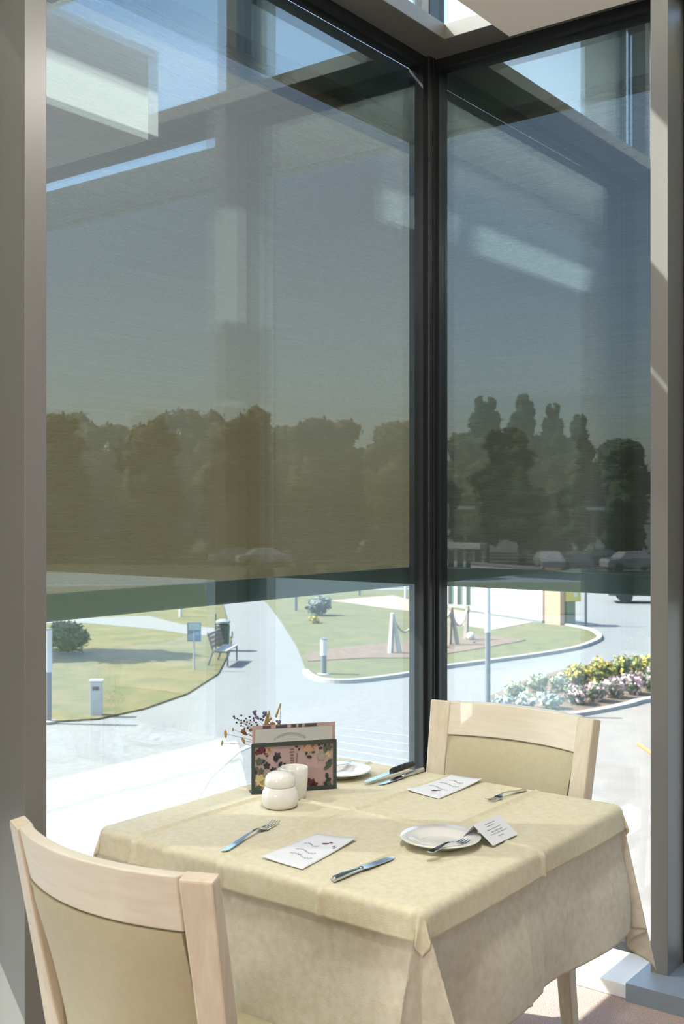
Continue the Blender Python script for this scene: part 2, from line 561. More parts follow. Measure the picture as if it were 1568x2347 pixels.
struct(MB().box((-420, -200, GZ - 0.3), (300, 420, GZ - 0.02)).build('ground', M_ASPH))
struct(MB().prism(poly([(-700, 1668), (300, 1664), (560, 1658), (640, 1632), (720, 1604), (804, 1580), (957, 1550), (1100, 1536), (1300, 1524), (1700, 1500),
                        (2600, 1480), (4200, 2500), (4200, 7000), (-3200, 7000), (-2600, 2400)]), GZ - 0.3, GZ - 0.005).build('plaza_paving', M_GRAVEL))
struct(MB().prism(poly([(1290, 1652), (1490, 1614), (1700, 1585), (2600, 1560), (3600, 2300), (1200, 2300), (1150, 1900), (1200, 1740)]), GZ - 0.3, GZ + 0.004).build('paved_court', M_ROSE))
struct(MB().prism(poly([(-1800, 1652), (100, 1656), (225, 1648), (330, 1625), (430, 1590), (500, 1545), (523, 1500), (530, 1470), (522, 1430), (514, 1395), (505, 1372), (-2600, 1372)]), GZ - 0.3, GZ + 0.02).build('lawn', M_GRASS))
struct(MB().prism(poly([(-2600, 1424), (240, 1416), (340, 1413), (420, 1433), (531, 1446), (531, 1461), (430, 1455), (350, 1443), (200, 1430), (-2600, 1450)]), GZ - 0.3, GZ + 0.03).build('footpath', M_ASPH))
struct(MB().prism(poly([(-2600, 1355), (505, 1360), (500, 1343), (-2600, 1338)]), GZ - 0.3, GZ + 0.01).build('road', M_TAR))
struct(MB().prism(poly([(-3200, 1337), (500, 1337), (560, 1335), (960, 1334), (1000, 1330), (1020, 1250), (-3200, 1238)]), GZ - 0.3, GZ + 0.02).build('meadow', M_FAR))
struct(MB().prism(poly([(560, 1337), (960, 1335), (985, 1345), (640, 1350), (585, 1354)]), GZ - 0.3, GZ + 0.012).build('road', M_TAR))
isl = [(612, 1382), (645, 1425), (680, 1480), (698, 1525), (703, 1546), (735, 1559), (790, 1563), (860, 1557), (960, 1542), (1010, 1531), (1200, 1506),
       (1310, 1488), (1358, 1472), (1372, 1461), (1352, 1446), (1290, 1433), (1240, 1426), (1120, 1409), (1010, 1386), (985, 1352), (640, 1355), (590, 1362)]
struct(MB().prism(poly(isl), GZ - 0.3, GZ + 0.03).build('lawn', M_GRASS2))
struct(MB().prism(poly([(700, 1503), (760, 1490), (850, 1480), (960, 1470), (1060, 1462), (1110, 1458), (1205, 1470), (1120, 1486), (1008, 1504), (960, 1512), (850, 1511), (750, 1516), (706, 1519)]), GZ - 0.2, GZ + 0.05).build('mulch_bed', M_MULCH))
struct(MB().prism(poly([(760, 1378), (900, 1366), (1000, 1392), (1130, 1414), (1225, 1428), (1130, 1446), (1040, 1432), (960, 1405), (860, 1392)]), GZ - 0.2, GZ + 0.045).build('sand_patch', mat('pinkish_grit', (0.216, 0.168, 0.138), 0.95, 0, 0.2, 3)))


def kerb(pts, name='kerb', wd=0.16, h=0.12):
    P = [on(px, py, GZ) + Vector((0, 0, 0.02)) for px, py in pts]
    fine = []
    for i in range(len(P) - 1):                       # Catmull-Rom through the outline
        p0, p1, p2, p3 = P[max(i - 1, 0)], P[i], P[i + 1], P[min(i + 2, len(P) - 1)]
        for k in range(6):
            t = k / 6
            fine.append(0.5 * ((2 * p1) + (p2 - p0) * t + (2 * p0 - 5 * p1 + 4 * p2 - p3) * t * t + (3 * p1 - p0 - 3 * p2 + p3) * t ** 3))
    fine.append(P[-1])
    sides = []
    for i in range(len(fine)):
        t = fine[min(i + 1, len(fine) - 1)] - fine[max(i - 1, 0)]
        sides.append(Vector((t.y, -t.x, 0)).normalized())
    return struct(MB().bar(fine, wd, h, sides).build(name, M_KERB))


kerb([(700, 1540), (708, 1549), (735, 1560), (790, 1564), (860, 1558), (960, 1543), (1010, 1532), (1200, 1507), (1310, 1489), (1360, 1473), (1374, 1461), (1354, 1446), (1290, 1433), (1240, 1426)])
kerb([(1210, 1646), (1300, 1643), (1380, 1631), (1440, 1618), (1490, 1606), (1700, 1578)], wd=0.2)
struct(MB().prism(poly([(1118, 1636), (1122, 1600), (1200, 1565), (1300, 1535), (1400, 1522), (1700, 1505), (1700, 1574), (1490, 1603), (1380, 1629), (1300, 1640), (1210, 1643)]), GZ - 0.2, GZ + 0.05).build('flower_bed_soil', M_MULCH))
# drain lines / joints of the plaza
M_JOINT = mat('joint_stone', (0.191, 0.194, 0.197), 0.9)
for k in range(5):
    y0 = 1668 + k * 16
    p0, p1 = on(770, y0, GZ), on(960, y0 + 22 + k * 3, GZ)
    struct(MB().bar([p0 + Vector((0, 0, 0.0)), p1 + Vector((0, 0, 0.0))], 0.05, 0.012, (p1 - p0).cross(Vector((0, 0, 1)))).build('joint_line', M_JOINT))
arc = [on(px, py, GZ) for px, py in ((440, 1840), (480, 1780), (540, 1725), (600, 1698))]
struct(MB().bar(arc, 0.10, 0.014, (arc[3] - arc[0]).cross(Vector((0, 0, 1)))).build('joint_line', M_KERB))


# ------------------------------------------------------------------ outdoors: plants
def leaf_cloud(blobs, n, size, seed, flat=0.5):
    """many small leaf quads over a set of ellipsoids (centre, radii)"""
    rnd = random.Random(seed)
    m = MB()
    tot = sum(r[0] * r[1] for c, r in blobs)
    for c, r in blobs:
        for _ in range(max(4, int(n * r[0] * r[1] / tot))):
            d = Vector((rnd.gauss(0, 1), rnd.gauss(0, 1), rnd.gauss(0, 1))).normalized()
            k = rnd.uniform(0.72, 1.08)
            p = Vector((c[0] + d.x * r[0] * k, c[1] + d.y * r[1] * k, c[2] + d.z * r[2] * k))
            a = Vector((rnd.gauss(0, 1), rnd.gauss(0, 1), rnd.gauss(0, 1) * flat)).normalized()
            b_ = a.cross(d)
            if b_.length < 0.1:
                continue
            b_.normalize()
            s1, s2 = size * rnd.uniform(0.6, 1.3), size * rnd.uniform(0.35, 0.7)
            m.add([p - a * s1, p - b_ * s2, p + a * s1, p + b_ * s2], [(0, 1, 2, 3)])
    return m


def lump(m, c, r, seed, amp=0.25, nu=12, nv=8):
    vs, fs = [], []
    for i in range(nv + 1):
        th = PI * i / nv
        for k in range(nu):
            q = 2 * PI * k / nu
            d = Vector((math.sin(th) * math.cos(q), math.sin(th) * math.sin(q), math.cos(th)))
            g = 1 + amp * noise.noise(d * 1.7 + Vector((seed * 3.1, seed, 0)))
            vs.append((c[0] + d.x * r[0] * g, c[1] + d.y * r[1] * g, c[2] + d.z * r[2] * g))
    for i in range(nv):
        for k in range(nu):
            a0, a1 = i * nu + k, i * nu + (k + 1) % nu
            fs.append((a0, a0 + nu, a1 + nu, a1))
    m.add(vs, fs)


M_LEAF_A = mat('leaf_dark', (0.030, 0.060, 0.020), 0.8, 0, 0, 0.35, col2=(0.050, 0.078, 0.022))
M_LEAF_B = mat('leaf_olive', (0.051, 0.060, 0.017), 0.8, 0, 0, 0.3, col2=(0.078, 0.069, 0.021))
M_LEAF_C = mat('leaf_pine', (0.018, 0.046, 0.020), 0.85, 0, 0, 0.4, col2=(0.030, 0.062, 0.026))
M_BARK = mat('bark', (0.084, 0.060, 0.042), 0.95, 0, 0.3, 4)


def broad_tree(seed, leafm, label, group):
    """ten metre tree at the origin"""
    rnd = random.Random(seed)
    e = empty('tree', (0, 0, 0), 0, label, 'tree', group)
    t = MB().tube([(0, 0, 0), (0.1, 0.05, 2.5), (0.0, 0.1, 5.0), (0.1, 0, 7.5)], [0.28, 0.22, 0.16, 0.05], 7)
    for k in range(5):
        q = k * 1.3 + seed
        t.tube([(0, 0, 2.6 + k * 0.7), (math.cos(q) * 1.0, math.sin(q) * 1.0, 4.2 + k * 0.7), (math.cos(q) * 1.8, math.sin(q) * 1.8, 5.4 + k * 0.6)], [0.1, 0.07, 0.02], 5)
    t.build('trunk', M_BARK, e)
    blobs = []
    for k in range(23):
        h = 0.9 + 8.3 * k / 22 + rnd.uniform(0, 0.6)
        wid = 2.35 * math.sin(PI * min(1, max(0.2, (h + 1.2) / 11.4))) ** 0.6
        q = rnd.uniform(0, 2 * PI)
        rr = rnd.uniform(0.2, 0.85) * wid
        r = rnd.uniform(0.8, 1.35)
        blobs.append(((math.cos(q) * rr, math.sin(q) * rr, h), (r, r, r * 0.9)))
    blobs.append(((0, 0, 4.2), (2.0, 2.0, 4.0)))
    m = leaf_cloud(blobs, 1500, 0.26, seed)
    for i, (c, r) in enumerate(blobs):
        lump(m, c, tuple(x * 0.86 for x in r), seed + i, 0.4)
    m.build('crown', leafm, e)
    return e


def pine_tree(seed, label, group):
    rnd = random.Random(seed)
    e = empty('pine_tree', (0, 0, 0), 0, label, 'tree', group)
    MB().tube([(0, 0, 0), (0.05, 0, 5), (0, 0.05, 9.8)], [0.26, 0.18, 0.04], 7).build('trunk', M_BARK, e)
    blobs = []
    blobs.append(((0, 0, 4.0), (1.5, 1.5, 3.4)))
    blobs.append(((0, 0, 7.6), (0.75, 0.75, 2.2)))
    for k in range(16):
        h = 1.8 + k * 0.52
        wid = 2.2 * (1 - (h - 1.8) / 9.6) ** 0.7
        for j in range(4 if h < 9 else 2):
            q = rnd.uniform(0, 2 * PI)
            blobs.append(((math.cos(q) * wid * 0.6, math.sin(q) * wid * 0.6, h + rnd.uniform(-0.2, 0.2)), (max(0.3, wid * 0.5), max(0.3, wid * 0.5), 0.5)))
    m = leaf_cloud(blobs, 1700, 0.20, seed)
    for i, (c, r) in enumerate(blobs):
        lump(m, c, tuple(x * 0.85 for x in r), seed + i, 0.4, 9, 6)
    m.build('crown', M_LEAF_C, e)
    return e


protoA = broad_tree(3, M_LEAF_B, 'olive broadleaf tree in the wood behind the left blind', 'olive trees of the wood beyond the lawn')
protoB = broad_tree(11, M_LEAF_A, 'dark green broadleaf tree in the wood behind the right blind', 'dark trees of the wood beyond the car park')
protoP = pine_tree(5, 'p', None)
top_tab = [(-1200, 930), (105, 938), (180, 945), (270, 978), (330, 968), (400, 932), (450, 932), (500, 945), (560, 935), (600, 925), (640, 968), (720, 962), (800, 948), (860, 970), (920, 955), (970, 968),
           (1010, 990), (1060, 985), (1150, 1000), (1250, 990), (1330, 980), (1390, 1010), (1450, 1005), (1490, 1012), (1700, 1000), (4000, 960)]


def topy(px):
    for (a, ya), (b_, yb) in zip(top_tab, top_tab[1:]):
        if a <= px <= b_:
            return ya + (yb - ya) * (px - a) / (b_ - a)
    return 950


rnd = random.Random(21)
usedA = usedB = False
for row in range(4):
    d = 92.0 + 6.8 * row
    px = -620 + 95 * (row % 2) + 30 * row
    while px < 2150:
        if row == 0 and 1060 < px < 1400:
            px += 60
            continue
        left = px < 1000
        src = protoA if left else protoB
        p = at(px, 1200, d + rnd.uniform(-0.3, 0.3))
        p.z = GZ
        hh = 4.5 + (HY - topy(px) - rnd.uniform(-6, 14) - (10 if row == 0 else 0)) / F * d
        sc = hh / 10.2
        o = src
        if (left and usedA) or (not left and usedB):
            o = dup(src)
        if left:
            usedA = True
        else:
            usedB = True
        o.location = p
        o.rotation_euler = (0, 0, rnd.uniform(0, 6.28))
        o.scale = (min(1.12, sc), min(1.12, sc), sc)
        px += 188 * 92 / d
for i, (px, ty, sx, d, lab) in enumerate(((1112, 915, 1.0, 91, 'tall dark conifer, leftmost of the four rising above the wood right of the corner post'),
                                          (1196, 910, 0.95, 90, 'tallest dark conifer behind the right blind, second from the corner post'),
                                          (1268, 930, 0.72, 89, 'slender dark conifer behind the right blind, third from the corner post'),
                                          (1330, 955, 0.85, 88, 'dark conifer behind the right blind, last of the four towards the right column'))):
    o = protoP if i == 0 else dup(protoP)
    tag(o, lab, 'tree')
    p = at(px, 1200, d); p.z = GZ
    sc = (4.5 + (HY - ty) / F * d) / 9.9
    o.location = p
    o.scale = (sc * sx, sc * sx, sc)
    o.rotation_euler = (0, 0, i * 1.7)
# grounds to either side of the building, seen only as reflections in the panes
def side_ground(fx, fy, name, pts, m, top):
    q = []
    for px, py in pts:
        p = on(px, py, GZ)
        q.append((p.x * fx, p.y * fy))
    struct(MB().prism(q, GZ - 0.3, GZ + top).build(name, m))


side_ground(-1, 1, 'lawn', [(60, 1346), (470, 1340), (474, 1440), (380, 1470), (60, 1500), (-300, 1500), (-300, 1346)], M_GRASS2, 0.024)
side_ground(-1, 1, 'meadow', [(-300, 1312), (520, 1312), (520, 1225), (-300, 1225)], M_FAR, 0.026)
side_ground(1, -1, 'lawn', [(1000, 1335), (1700, 1335), (1700, 1420), (1000, 1400)], M_GRASS2, 0.024)
side_ground(1, -1, 'meadow', [(950, 1312), (1900, 1318), (1900, 1225), (950, 1225)], M_FAR, 0.026)
rnd = random.Random(5)
for fx, fy, x0, x1, lab, grp in ((-1, 1, -60, 560, 'broadleaf tree in the row beyond the lawn right of the building', 'trees right of the building'),
                                 (1, -1, 960, 1640, 'broadleaf tree in the row beyond the lawn left of the building', 'trees left of the building')):
    px = x0
    while px < x1:
        p = at(px, 1200, 80)
        o = dup(protoB if fy < 0 else protoA, (p.x * fx, p.y * fy, GZ), rnd.uniform(0, 6), (1.1, 1.1, rnd.uniform(1.0, 1.15)), lab, grp)
        px += 205

# near tree past the left column: only its shadow reaches the lawn in view
o = dup(protoA, on(-160, 1500, GZ), 1.0, (0.8, 0.8, 0.8), 'tree on the lawn past the left column, shading the grass', None)
if 'group' in o:
    del o['group']


def shrub(px, py, wpx, hpx, leafm, label, flower=None, group=None, n=420, fn=60, name='shrub', leaf=0.05, cat='shrub'):
    c = on(px, py, GZ)
    d = (c - CAM).dot(V)
    rx, h = wpx / F * d / 2, hpx / F * d
    e = empty(name, (c.x, c.y, GZ + 0.04), 0, label, cat, group)
    rnd_ = random.Random(px * 7 + py)
    blobs = [((0, 0, h * 0.48), (rx * 0.8, rx * 0.8, h * 0.5))]
    for k in range(6):
        q = rnd_.uniform(0, 6.28)
        rr = rnd_.uniform(0.35, 0.7) * rx
        s_ = rnd_.uniform(0.28, 0.45) * rx
        blobs.append(((math.cos(q) * rr, math.sin(q) * rr, h * rnd_.uniform(0.4, 0.8)), (s_, s_, s_ * 0.8)))
    m = leaf_cloud(blobs, n, leaf, px)
    for i, (cc, r) in enumerate(blobs):
        lump(m, cc, tuple(x * 0.8 for x in r), px + i, 0.3, 8, 6)
    m.build('foliage', leafm, e)
    if flower:
        leaf_cloud([(cc, tuple(x * 1.1 for x in r)) for cc, r in blobs], fn, leaf * 1.3, px + 5, 1).build('blossoms', flower, e)
    return e


M_YEL = mat('yellow_blossom', (0.432, 0.336, 0.036), 0.8)
M_YLEAF = mat('leaf_yellow_green', (0.132, 0.150, 0.036), 0.8, 0, 0, 3, col2=(0.072, 0.096, 0.030))
M_GLEAF = mat('leaf_mid_green', (0.060, 0.090, 0.036), 0.8, 0, 0, 3, col2=(0.036, 0.060, 0.024))
M_SILV = mat('leaf_silver', (0.180, 0.216, 0.198), 0.8, 0, 0, 3, col2=(0.120, 0.162, 0.132))
M_PINK = mat('pink_blossom', (0.432, 0.276, 0.312), 0.8)
M_WHITEF = mat('white_blossom', (0.468, 0.468, 0.444), 0.8)
where = 'in the flower bed beyond the far chair'
shrub(1326, 1580, 70, 55, M_YLEAF, 'yellow-green shrub, leftmost of the tall yellow ones in the flower bed', M_YEL, n=500, fn=260)
shrub(1377, 1572, 64, 60, M_YLEAF, 'yellow flowering shrub, middle of the row ' + where, M_YEL, n=500, fn=220)
shrub(1428, 1566, 84, 60, M_GLEAF, 'large green shrub topped with yellow blossoms ' + where, M_YEL, n=600, fn=180)
shrub(1492, 1560, 70, 55, M_YLEAF, 'yellow flowering shrub at the right column ' + where, M_YEL, n=500, fn=260)
for px, py, wd, hh, lab in ((1320, 1618, 60, 42, 'pink flowering clump, leftmost of the pink ones by the kerb'), (1365, 1612, 60, 46, 'pink flowering clump, second of the pink ones by the kerb'),
                            (1408, 1604, 58, 48, 'pink flowering clump, third of the pink ones by the kerb'), (1450, 1596, 58, 50, 'pink flowering clump, fourth of the pink ones by the kerb'),
                            (1494, 1588, 62, 52, 'pink flowering clump beside the right column')):
    shrub(px, py, wd, hh, M_GLEAF, lab, M_PINK, 'pink flowers along the kerb', n=380, fn=220, name='flower_clump', cat='flowers')
for px, py, wd, hh, lab in ((1150, 1632, 52, 34, 'silvery leafed clump nearest the lamp post in the flower bed'), (1206, 1630, 60, 40, 'silvery leafed clump, second from the lamp post'),
                            (1262, 1628, 58, 40, 'silvery leafed clump next to the pink flowers'), (1180, 1602, 56, 34, 'pale cream flowering clump behind the silvery ones, nearest the lamp post'),
                            (1232, 1590, 58, 42, 'pale yellow flowering clump standing tallest of the silvery group'), (1284, 1588, 56, 40, 'pale clump between silvery plants and yellow shrubs')):
    shrub(px, py, wd, hh, M_SILV, lab, M_WHITEF if py > 1605 else mat('cream_blossom', (0.420, 0.378, 0.204), 0.8), 'pale plants of the flower bed', n=360, fn=120, name='pale_plant', cat='plant')
shrub(158, 1499, 110, 72, mat('leaf_blue_green', (0.045, 0.066, 0.051), 0.8, 0, 0, 2, col2=(0.066, 0.090, 0.072)), 'dark blue-green bush on the left lawn beside the left column', n=1400, leaf=0.08)
shrub(728, 1412, 64, 44, mat('leaf_grey', (0.120, 0.144, 0.132), 0.8, 0, 0, 2, col2=(0.078, 0.102, 0.090)), 'round grey-green bush on the island lawn', n=900, leaf=0.08)
shrub(722, 1430, 30, 13, M_GLEAF, 'small yellow flower patch in front of the grey bush', M_YEL, n=120, fn=160, name='flower_patch', cat='flowers')
for i, (px, wd) in enumerate(((595, 72), (690, 76), (785, 76), (878, 72), (960, 60))):
    shrub(px, 1336, wd, 46, M_LEAF_A, ('dark hedge bush at the far road, %s from the left' % ('first', 'second', 'third', 'fourth', 'fifth')[i]), None, 'hedge bushes along the far road', n=700, name='hedge_bush', leaf=0.22)

# ------------------------------------------------------------------ outdoors: things
M_POST = mat('grey_post', (0.132, 0.150, 0.168), 0.45, 0.3)
M_WHITE = mat('white_paint', (0.480, 0.486, 0.480), 0.5)


def dist(py):
    return 4.5 * F / (py - HY)


def bollard(px, py_top, py_base, py_split, wpx, label, name='bollard_light'):
    c = on(px, py_base, GZ)
    d = dist(py_base)
    h = (py_base - py_top) / F * d
    hs = (py_base - py_split) / F * d
    r = wpx / F * d / 2
    e = empty(name, (c.x, c.y, GZ), 0, label, 'lamp')
    MB().lathe([(r * 0.9, 0), (r * 0.9, hs)], 20).build('post', M_POST, e, smooth=True)
    MB().lathe([(r, hs), (r, h - 0.03)], 20).build('lamp_shade', mat('opal_shade', (0.492, 0.498, 0.498), 0.35), e, smooth=True)
    MB().lathe([(r * 1.05, h - 0.03), (r * 1.05, h - 0.005), (r * 0.5, h)], 20).build('cap', M_POST, e, smooth=True)
    MB().lathe([(r * 2.0, 0.0), (r * 2.0, 0.04), (r, 0.05)], 20).build('base', M_KERB, e)
    return e


bollard(742, 1463, 1547, 1502, 15, 'short bollard light with white top on the island kerb')
bollard(111, 1440, 1656, 1540, 17, 'tall post light with white upper half, right beside the left column')
bollard(1118, 1322, 1640, 1449, 14, 'tall post light, white above grey, seen above the far chair', 'post_light')

# bin on the left lawn
c = on(221, 1640, GZ)
e = empty('dog_waste_bin', (c.x, c.y, GZ), 0.7, 'slim light grey waste bin with black opening on the left lawn', 'bin')
MB().box((-0.13, -0.07, 0.0), (0.13, 0.07, 0.74)).build('body', mat('bin_grey', (0.360, 0.372, 0.384), 0.4, 0.4), e, bevel=0.01)
MB().box((-0.145, -0.09, 0.74), (0.145, 0.09, 0.78)).build('lid', M_WHITE, e, bevel=0.008)
MB().box((-0.07, -0.085, 0.56), (0.07, -0.068, 0.64)).build('opening', M_PLASTIC, e)

# blue notice board on its post
c = on(445, 1536, GZ)
e = empty('notice_board', (c.x, c.y, GZ), math.atan2(0.6025, 0.798), 'light blue notice board on a slim grey post on the left lawn', 'sign')
MB().tube([(0, 0, 0), (0, 0, 1.1)], 0.028, 10).build('post', mat('galvanised', (0.300, 0.312, 0.324), 0.4, 0.5), e)
MB().box((-0.19, -0.02, 0.80), (0.19, 0.02, 1.33)).build('panel', mat('sign_blue_grey', (0.096, 0.144, 0.198), 0.5), e)
MB().box((-0.15, -0.026, 1.12), (0.17, -0.021, 1.31)).build('picture', mat('sign_pale_blue', (0.252, 0.348, 0.396), 0.5), e)
MB().box((0.03, -0.026, 0.98), (0.15, -0.021, 1.08)).build('picture', mat('sign_blue', (0.120, 0.240, 0.372), 0.5), e)
for k in range(4):
    MB().box((-0.15, -0.024, 0.86 + k * 0.045), (0.01, -0.021, 0.875 + k * 0.045)).build('text_line', mat('sign_text', (0.270, 0.312, 0.360), 0.6), e)

# bench with bin beside it
c = on(500, 1520, GZ)
e = empty('park_bench', (c.x, c.y, GZ), math.radians(30), 'park bench of grey and brown slats at the edge of the left lawn', 'bench')
M_SLAT = mat('bench_slat', (0.150, 0.108, 0.078), 0.7, 0, 0.2, 9)
M_SEAT = mat('bench_seat', (0.300, 0.300, 0.294), 0.6)
for k in range(5):
    MB().box((0.02 + k * 0.085, -0.75, 0.43), (0.085 + k * 0.085, 0.75, 0.46)).build('seat_slat', M_SEAT, e)
for k in range(4):
    z = 0.52 + k * 0.11
    MB().box((-0.03 - k * 0.035, -0.75, z), (0.0 - k * 0.035, 0.75, z + 0.085)).build('back_slat', M_SLAT, e)
for y in (-0.6, 0.6):
    MB().bar([(-0.15, y, 0.0), (0.0, y, 0.42), (-0.16, y, 0.95)], 0.05, 0.04, (0, 1, 0)).bar([(0.0, y, 0.41), (0.44, y, 0.41)], 0.05, 0.04, (0, 1, 0)).bar([(0.42, y, 0.0), (0.42, y, 0.42)], 0.05, 0.04, (0, 1, 0)).build('leg', M_POST, e)
c = on(511, 1490, GZ)
e = empty('litter_bin', (c.x, c.y, GZ), 0.3, 'dark green litter bin standing behind the park bench', 'bin')
MB().lathe([(0.20, 0.12), (0.22, 0.8), (0.20, 0.82)], 20).build('body', mat('bin_green', (0.030, 0.054, 0.036), 0.5), e)
MB().lathe([(0.235, 0.86), (0.235, 0.92), (0.1, 0.98)], 20).build('lid', mat('bin_lid', (0.180, 0.198, 0.192), 0.5), e)
MB().tube([(-0.26, 0, 0), (-0.26, 0, 1.15)], 0.03, 8).build('post', M_POST, e)
MB().tube([(0, 0, 0), (0, 0, 0.14)], 0.08, 8).build('foot', M_POST, e)
for sx in (-1, 1):
    MB().tube([(sx * 0.2, 0, 0.82), (sx * 0.2, 0, 0.88)], 0.02, 6).build('bracket', M_POST, e)

# wooden A-shaped posts with rope swags
M_WPOST = mat('weathered_post', (0.372, 0.360, 0.330), 0.8, 0, 0.2, 5)
M_WPOST2 = mat('brown_post', (0.240, 0.198, 0.162), 0.8, 0, 0.2, 5)
M_ROPE = mat('rope', (0.360, 0.330, 0.264), 0.9, 0, 0.2, 60)
rp = []
for px, yt, yb, two, lab in ((900, 1405, 1500, 1, 'pale timber rope post on the mulch bed left of the corner post'),
                             (957, 1398, 1488, 0, 'timber rope post half hidden by the corner post'),
                             (1034, 1392, 1480, 1, 'brown timber rope post first right of the corner post'),
                             (1072, 1388, 1468, 0, 'brown timber rope post farthest right in the mulch bed')):
    c = on(px, yb, GZ)
    d = dist(yb)
    h = (yb - yt) / F * d
    e = empty('rope_post', (c.x, c.y, GZ), 0, lab, 'post', 'rope posts in the mulch bed')
    M_ = M_WPOST if px < 1000 else M_WPOST2
    a = U * 0.10
    MB().bar([(-a.x * 0.7, -a.y * 0.7, 0), (0, 0, h)], [0.14, 0.10], [0.14, 0.10], (1, 0, 0)).build('upright', M_, e, bevel=0.01)
    if two:
        MB().bar([(a.x * 2.2, a.y * 2.2, 0), (0.02, 0, h * 0.97)], [0.13, 0.08], [0.10, 0.06], (1, 0, 0)).build('brace', M_, e, bevel=0.01)
    rp.append(Vector((c.x, c.y, GZ + h * 0.93)))
for i, (a, b_) in enumerate(zip(rp, rp[1:])):
    pts = []
    for k in range(15):
        t = k / 14
        p = a.lerp(b_, t)
        p.z -= 4 * t * (1 - t) * 0.55
        pts.append(p)
    o = MB().tube([p - a for p in pts], 0.035, 7).build('rope_swag', M_ROPE, smooth=True, loc=a)
    tag(o, ('sagging rope between the two posts left of the corner post', 'sagging rope passing behind the corner post', 'sagging rope between the two brown posts')[i], 'rope', 'ropes between the posts')
o = MB().ball((0, 0, 0.13), 0.14, 14, 10).build('white_globe', mat('globe_white', (0.510, 0.510, 0.468), 0.3), smooth=True, loc=on(1079, 1469, GZ) + Vector((0, 0, 0.03)))
tag(o, 'small white globe lamp at the foot of the right brown post', 'lamp')

# white wall, brick pier, yellow box
def wall_between(p0, p1, h, th, name, m, parent=None, z0=0.0):
    t = (p1 - p0)
    return MB().bar([p0 + Vector((0, 0, z0 + h / 2)), p1 + Vector((0, 0, z0 + h / 2))], h, th, (0, 0, 1)).build(name, m, parent)


p0, p1 = on(1085, 1404, GZ), on(1249, 1429, GZ)
e = empty('garden_wall', (0, 0, 0), 0, 'white rendered garden wall below the right blind', 'wall')
wall_between(p0, p1, 2.1, 0.25, 'panel', M_WHITE, e)
wall_between(p0, p1, 0.08, 0.32, 'coping', M_KERB, e, 2.1)
wall_between(p0 - V * 0.06, p1 - V * 0.06, 0.12, 0.30, 'plinth', M_POST, e)
q0, q1 = on(1254, 1431, GZ), on(1289, 1434, GZ)
o = wall_between(Vector((0, 0, 0)), q1 - q0, 2.2, 0.3, 'brick_pier', mat('salmon_brick', (0.46, 0.25, 0.17), 0.85, 0, 0.12, 12))
o.location = q0
tag(o, 'salmon brick pier at the right end of the white garden wall', 'pillar')
c = on(1306, 1432, GZ)
e = empty('parcel_box', (c.x, c.y, GZ), math.atan2(0.6025, 0.798) + 0.25, 'yellow box on a dark green pedestal beside the brick pier', 'box')
MB().box((-0.2, -0.18, 0), (0.15, 0.18, 0.92)).build('pedestal', mat('pedestal_green', (0.048, 0.084, 0.054), 0.5), e)
MB().box((-0.28, -0.25, 0.92), (0.36, 0.25, 1.65)).build('case', mat('box_yellow', (0.450, 0.348, 0.048), 0.5), e, bevel=0.03)
MB().box((0.05, -0.262, 1.1), (0.2, -0.25, 1.25)).build('plate', M_WHITE, e)
c = on(1343, 1434, GZ)
o = MB().tube([(0, 0, 0), (0, 0, 2.4)], 0.05, 8).build('sign_pole', M_POST, loc=c)
tag(o, 'thin dark pole standing right of the yellow box', 'pole')
hose = MB().tube([on(1462, 1707, GZ) - on(1480, 1720, GZ) + Vector((0, 0, 0.03)), Vector((0, 0, 0.03)), on(1505, 1738, GZ) - on(1480, 1720, GZ) + Vector((0, 0, 0.03))], 0.03, 8).build('marker_pole', mat('orange_paint', (0.55, 0.17, 0.05), 0.5), loc=on(1480, 1720, GZ))
tag(hose, 'thin orange pole lying on the paving beside the right column', 'pole')
# glass pavilion left of the white wall
p0, p1 = on(1005, 1390, GZ), on(1108, 1397, GZ)
e = empty('glass_pavilion', (0, 0, 0), 0, 'low glazed pavilion with white posts behind the corner post', 'building')
wall_between(p0, p1, 2.6, 0.1, 'glazing', mat('pavilion_glass', (0.150, 0.198, 0.204), 0.15, 0, 0.5, 1.2), e)
for k in range(6):
    q = p0.lerp(p1, k / 5) - V * 0.12
    MB().box((q.x - 0.07, q.y - 0.07, GZ), (q.x + 0.07, q.y + 0.07, GZ + 2.7)).build('post', M_WHITE, e)
wall_between(p0 - V * 0.2, p1 - V * 0.2, 0.25, 0.6, 'roof_edge', M_WHITE, e, 2.7)
wall_between(p0 - V * 0.15, p1 - V * 0.15, 0.15, 0.3, 'plinth', M_KERB, e)

# small signs and posts at the far road
for px, yb, w_, h_, lab in ((824, 1366, 38, 42, 'white notice board by the far road above the island lawn'),):
    c = on(px, yb, GZ)
    d = dist(yb)
    e = empty('road_sign', (c.x, c.y, GZ), math.atan2(0.6025, 0.798), lab, 'sign')
    MB().box((-w_ / F * d / 2, -0.03, 0.35), (w_ / F * d / 2, 0.03, 0.35 + h_ / F * d)).build('panel', M_WHITE, e)
    MB().tube([(0, 0.05, 0), (0, 0.05, 0.6)], 0.06, 8).build('post', M_POST, e)
for px, yb, h_, lab in ((678, 1402, 1.3, 'dark marker post at the edge of the path'), (930, 1372, 1.3, 'pale marker post beyond the island lawn'), (414, 1415, 1.1, 'thin white marker post on the left lawn behind the notice board')):
    o = MB().tube([(0, 0, 0), (0, 0, h_)], 0.07, 8).build('marker_post', M_POST if px < 700 and px > 500 else M_WHITE, loc=on(px, yb, GZ))
    tag(o, lab, 'post')


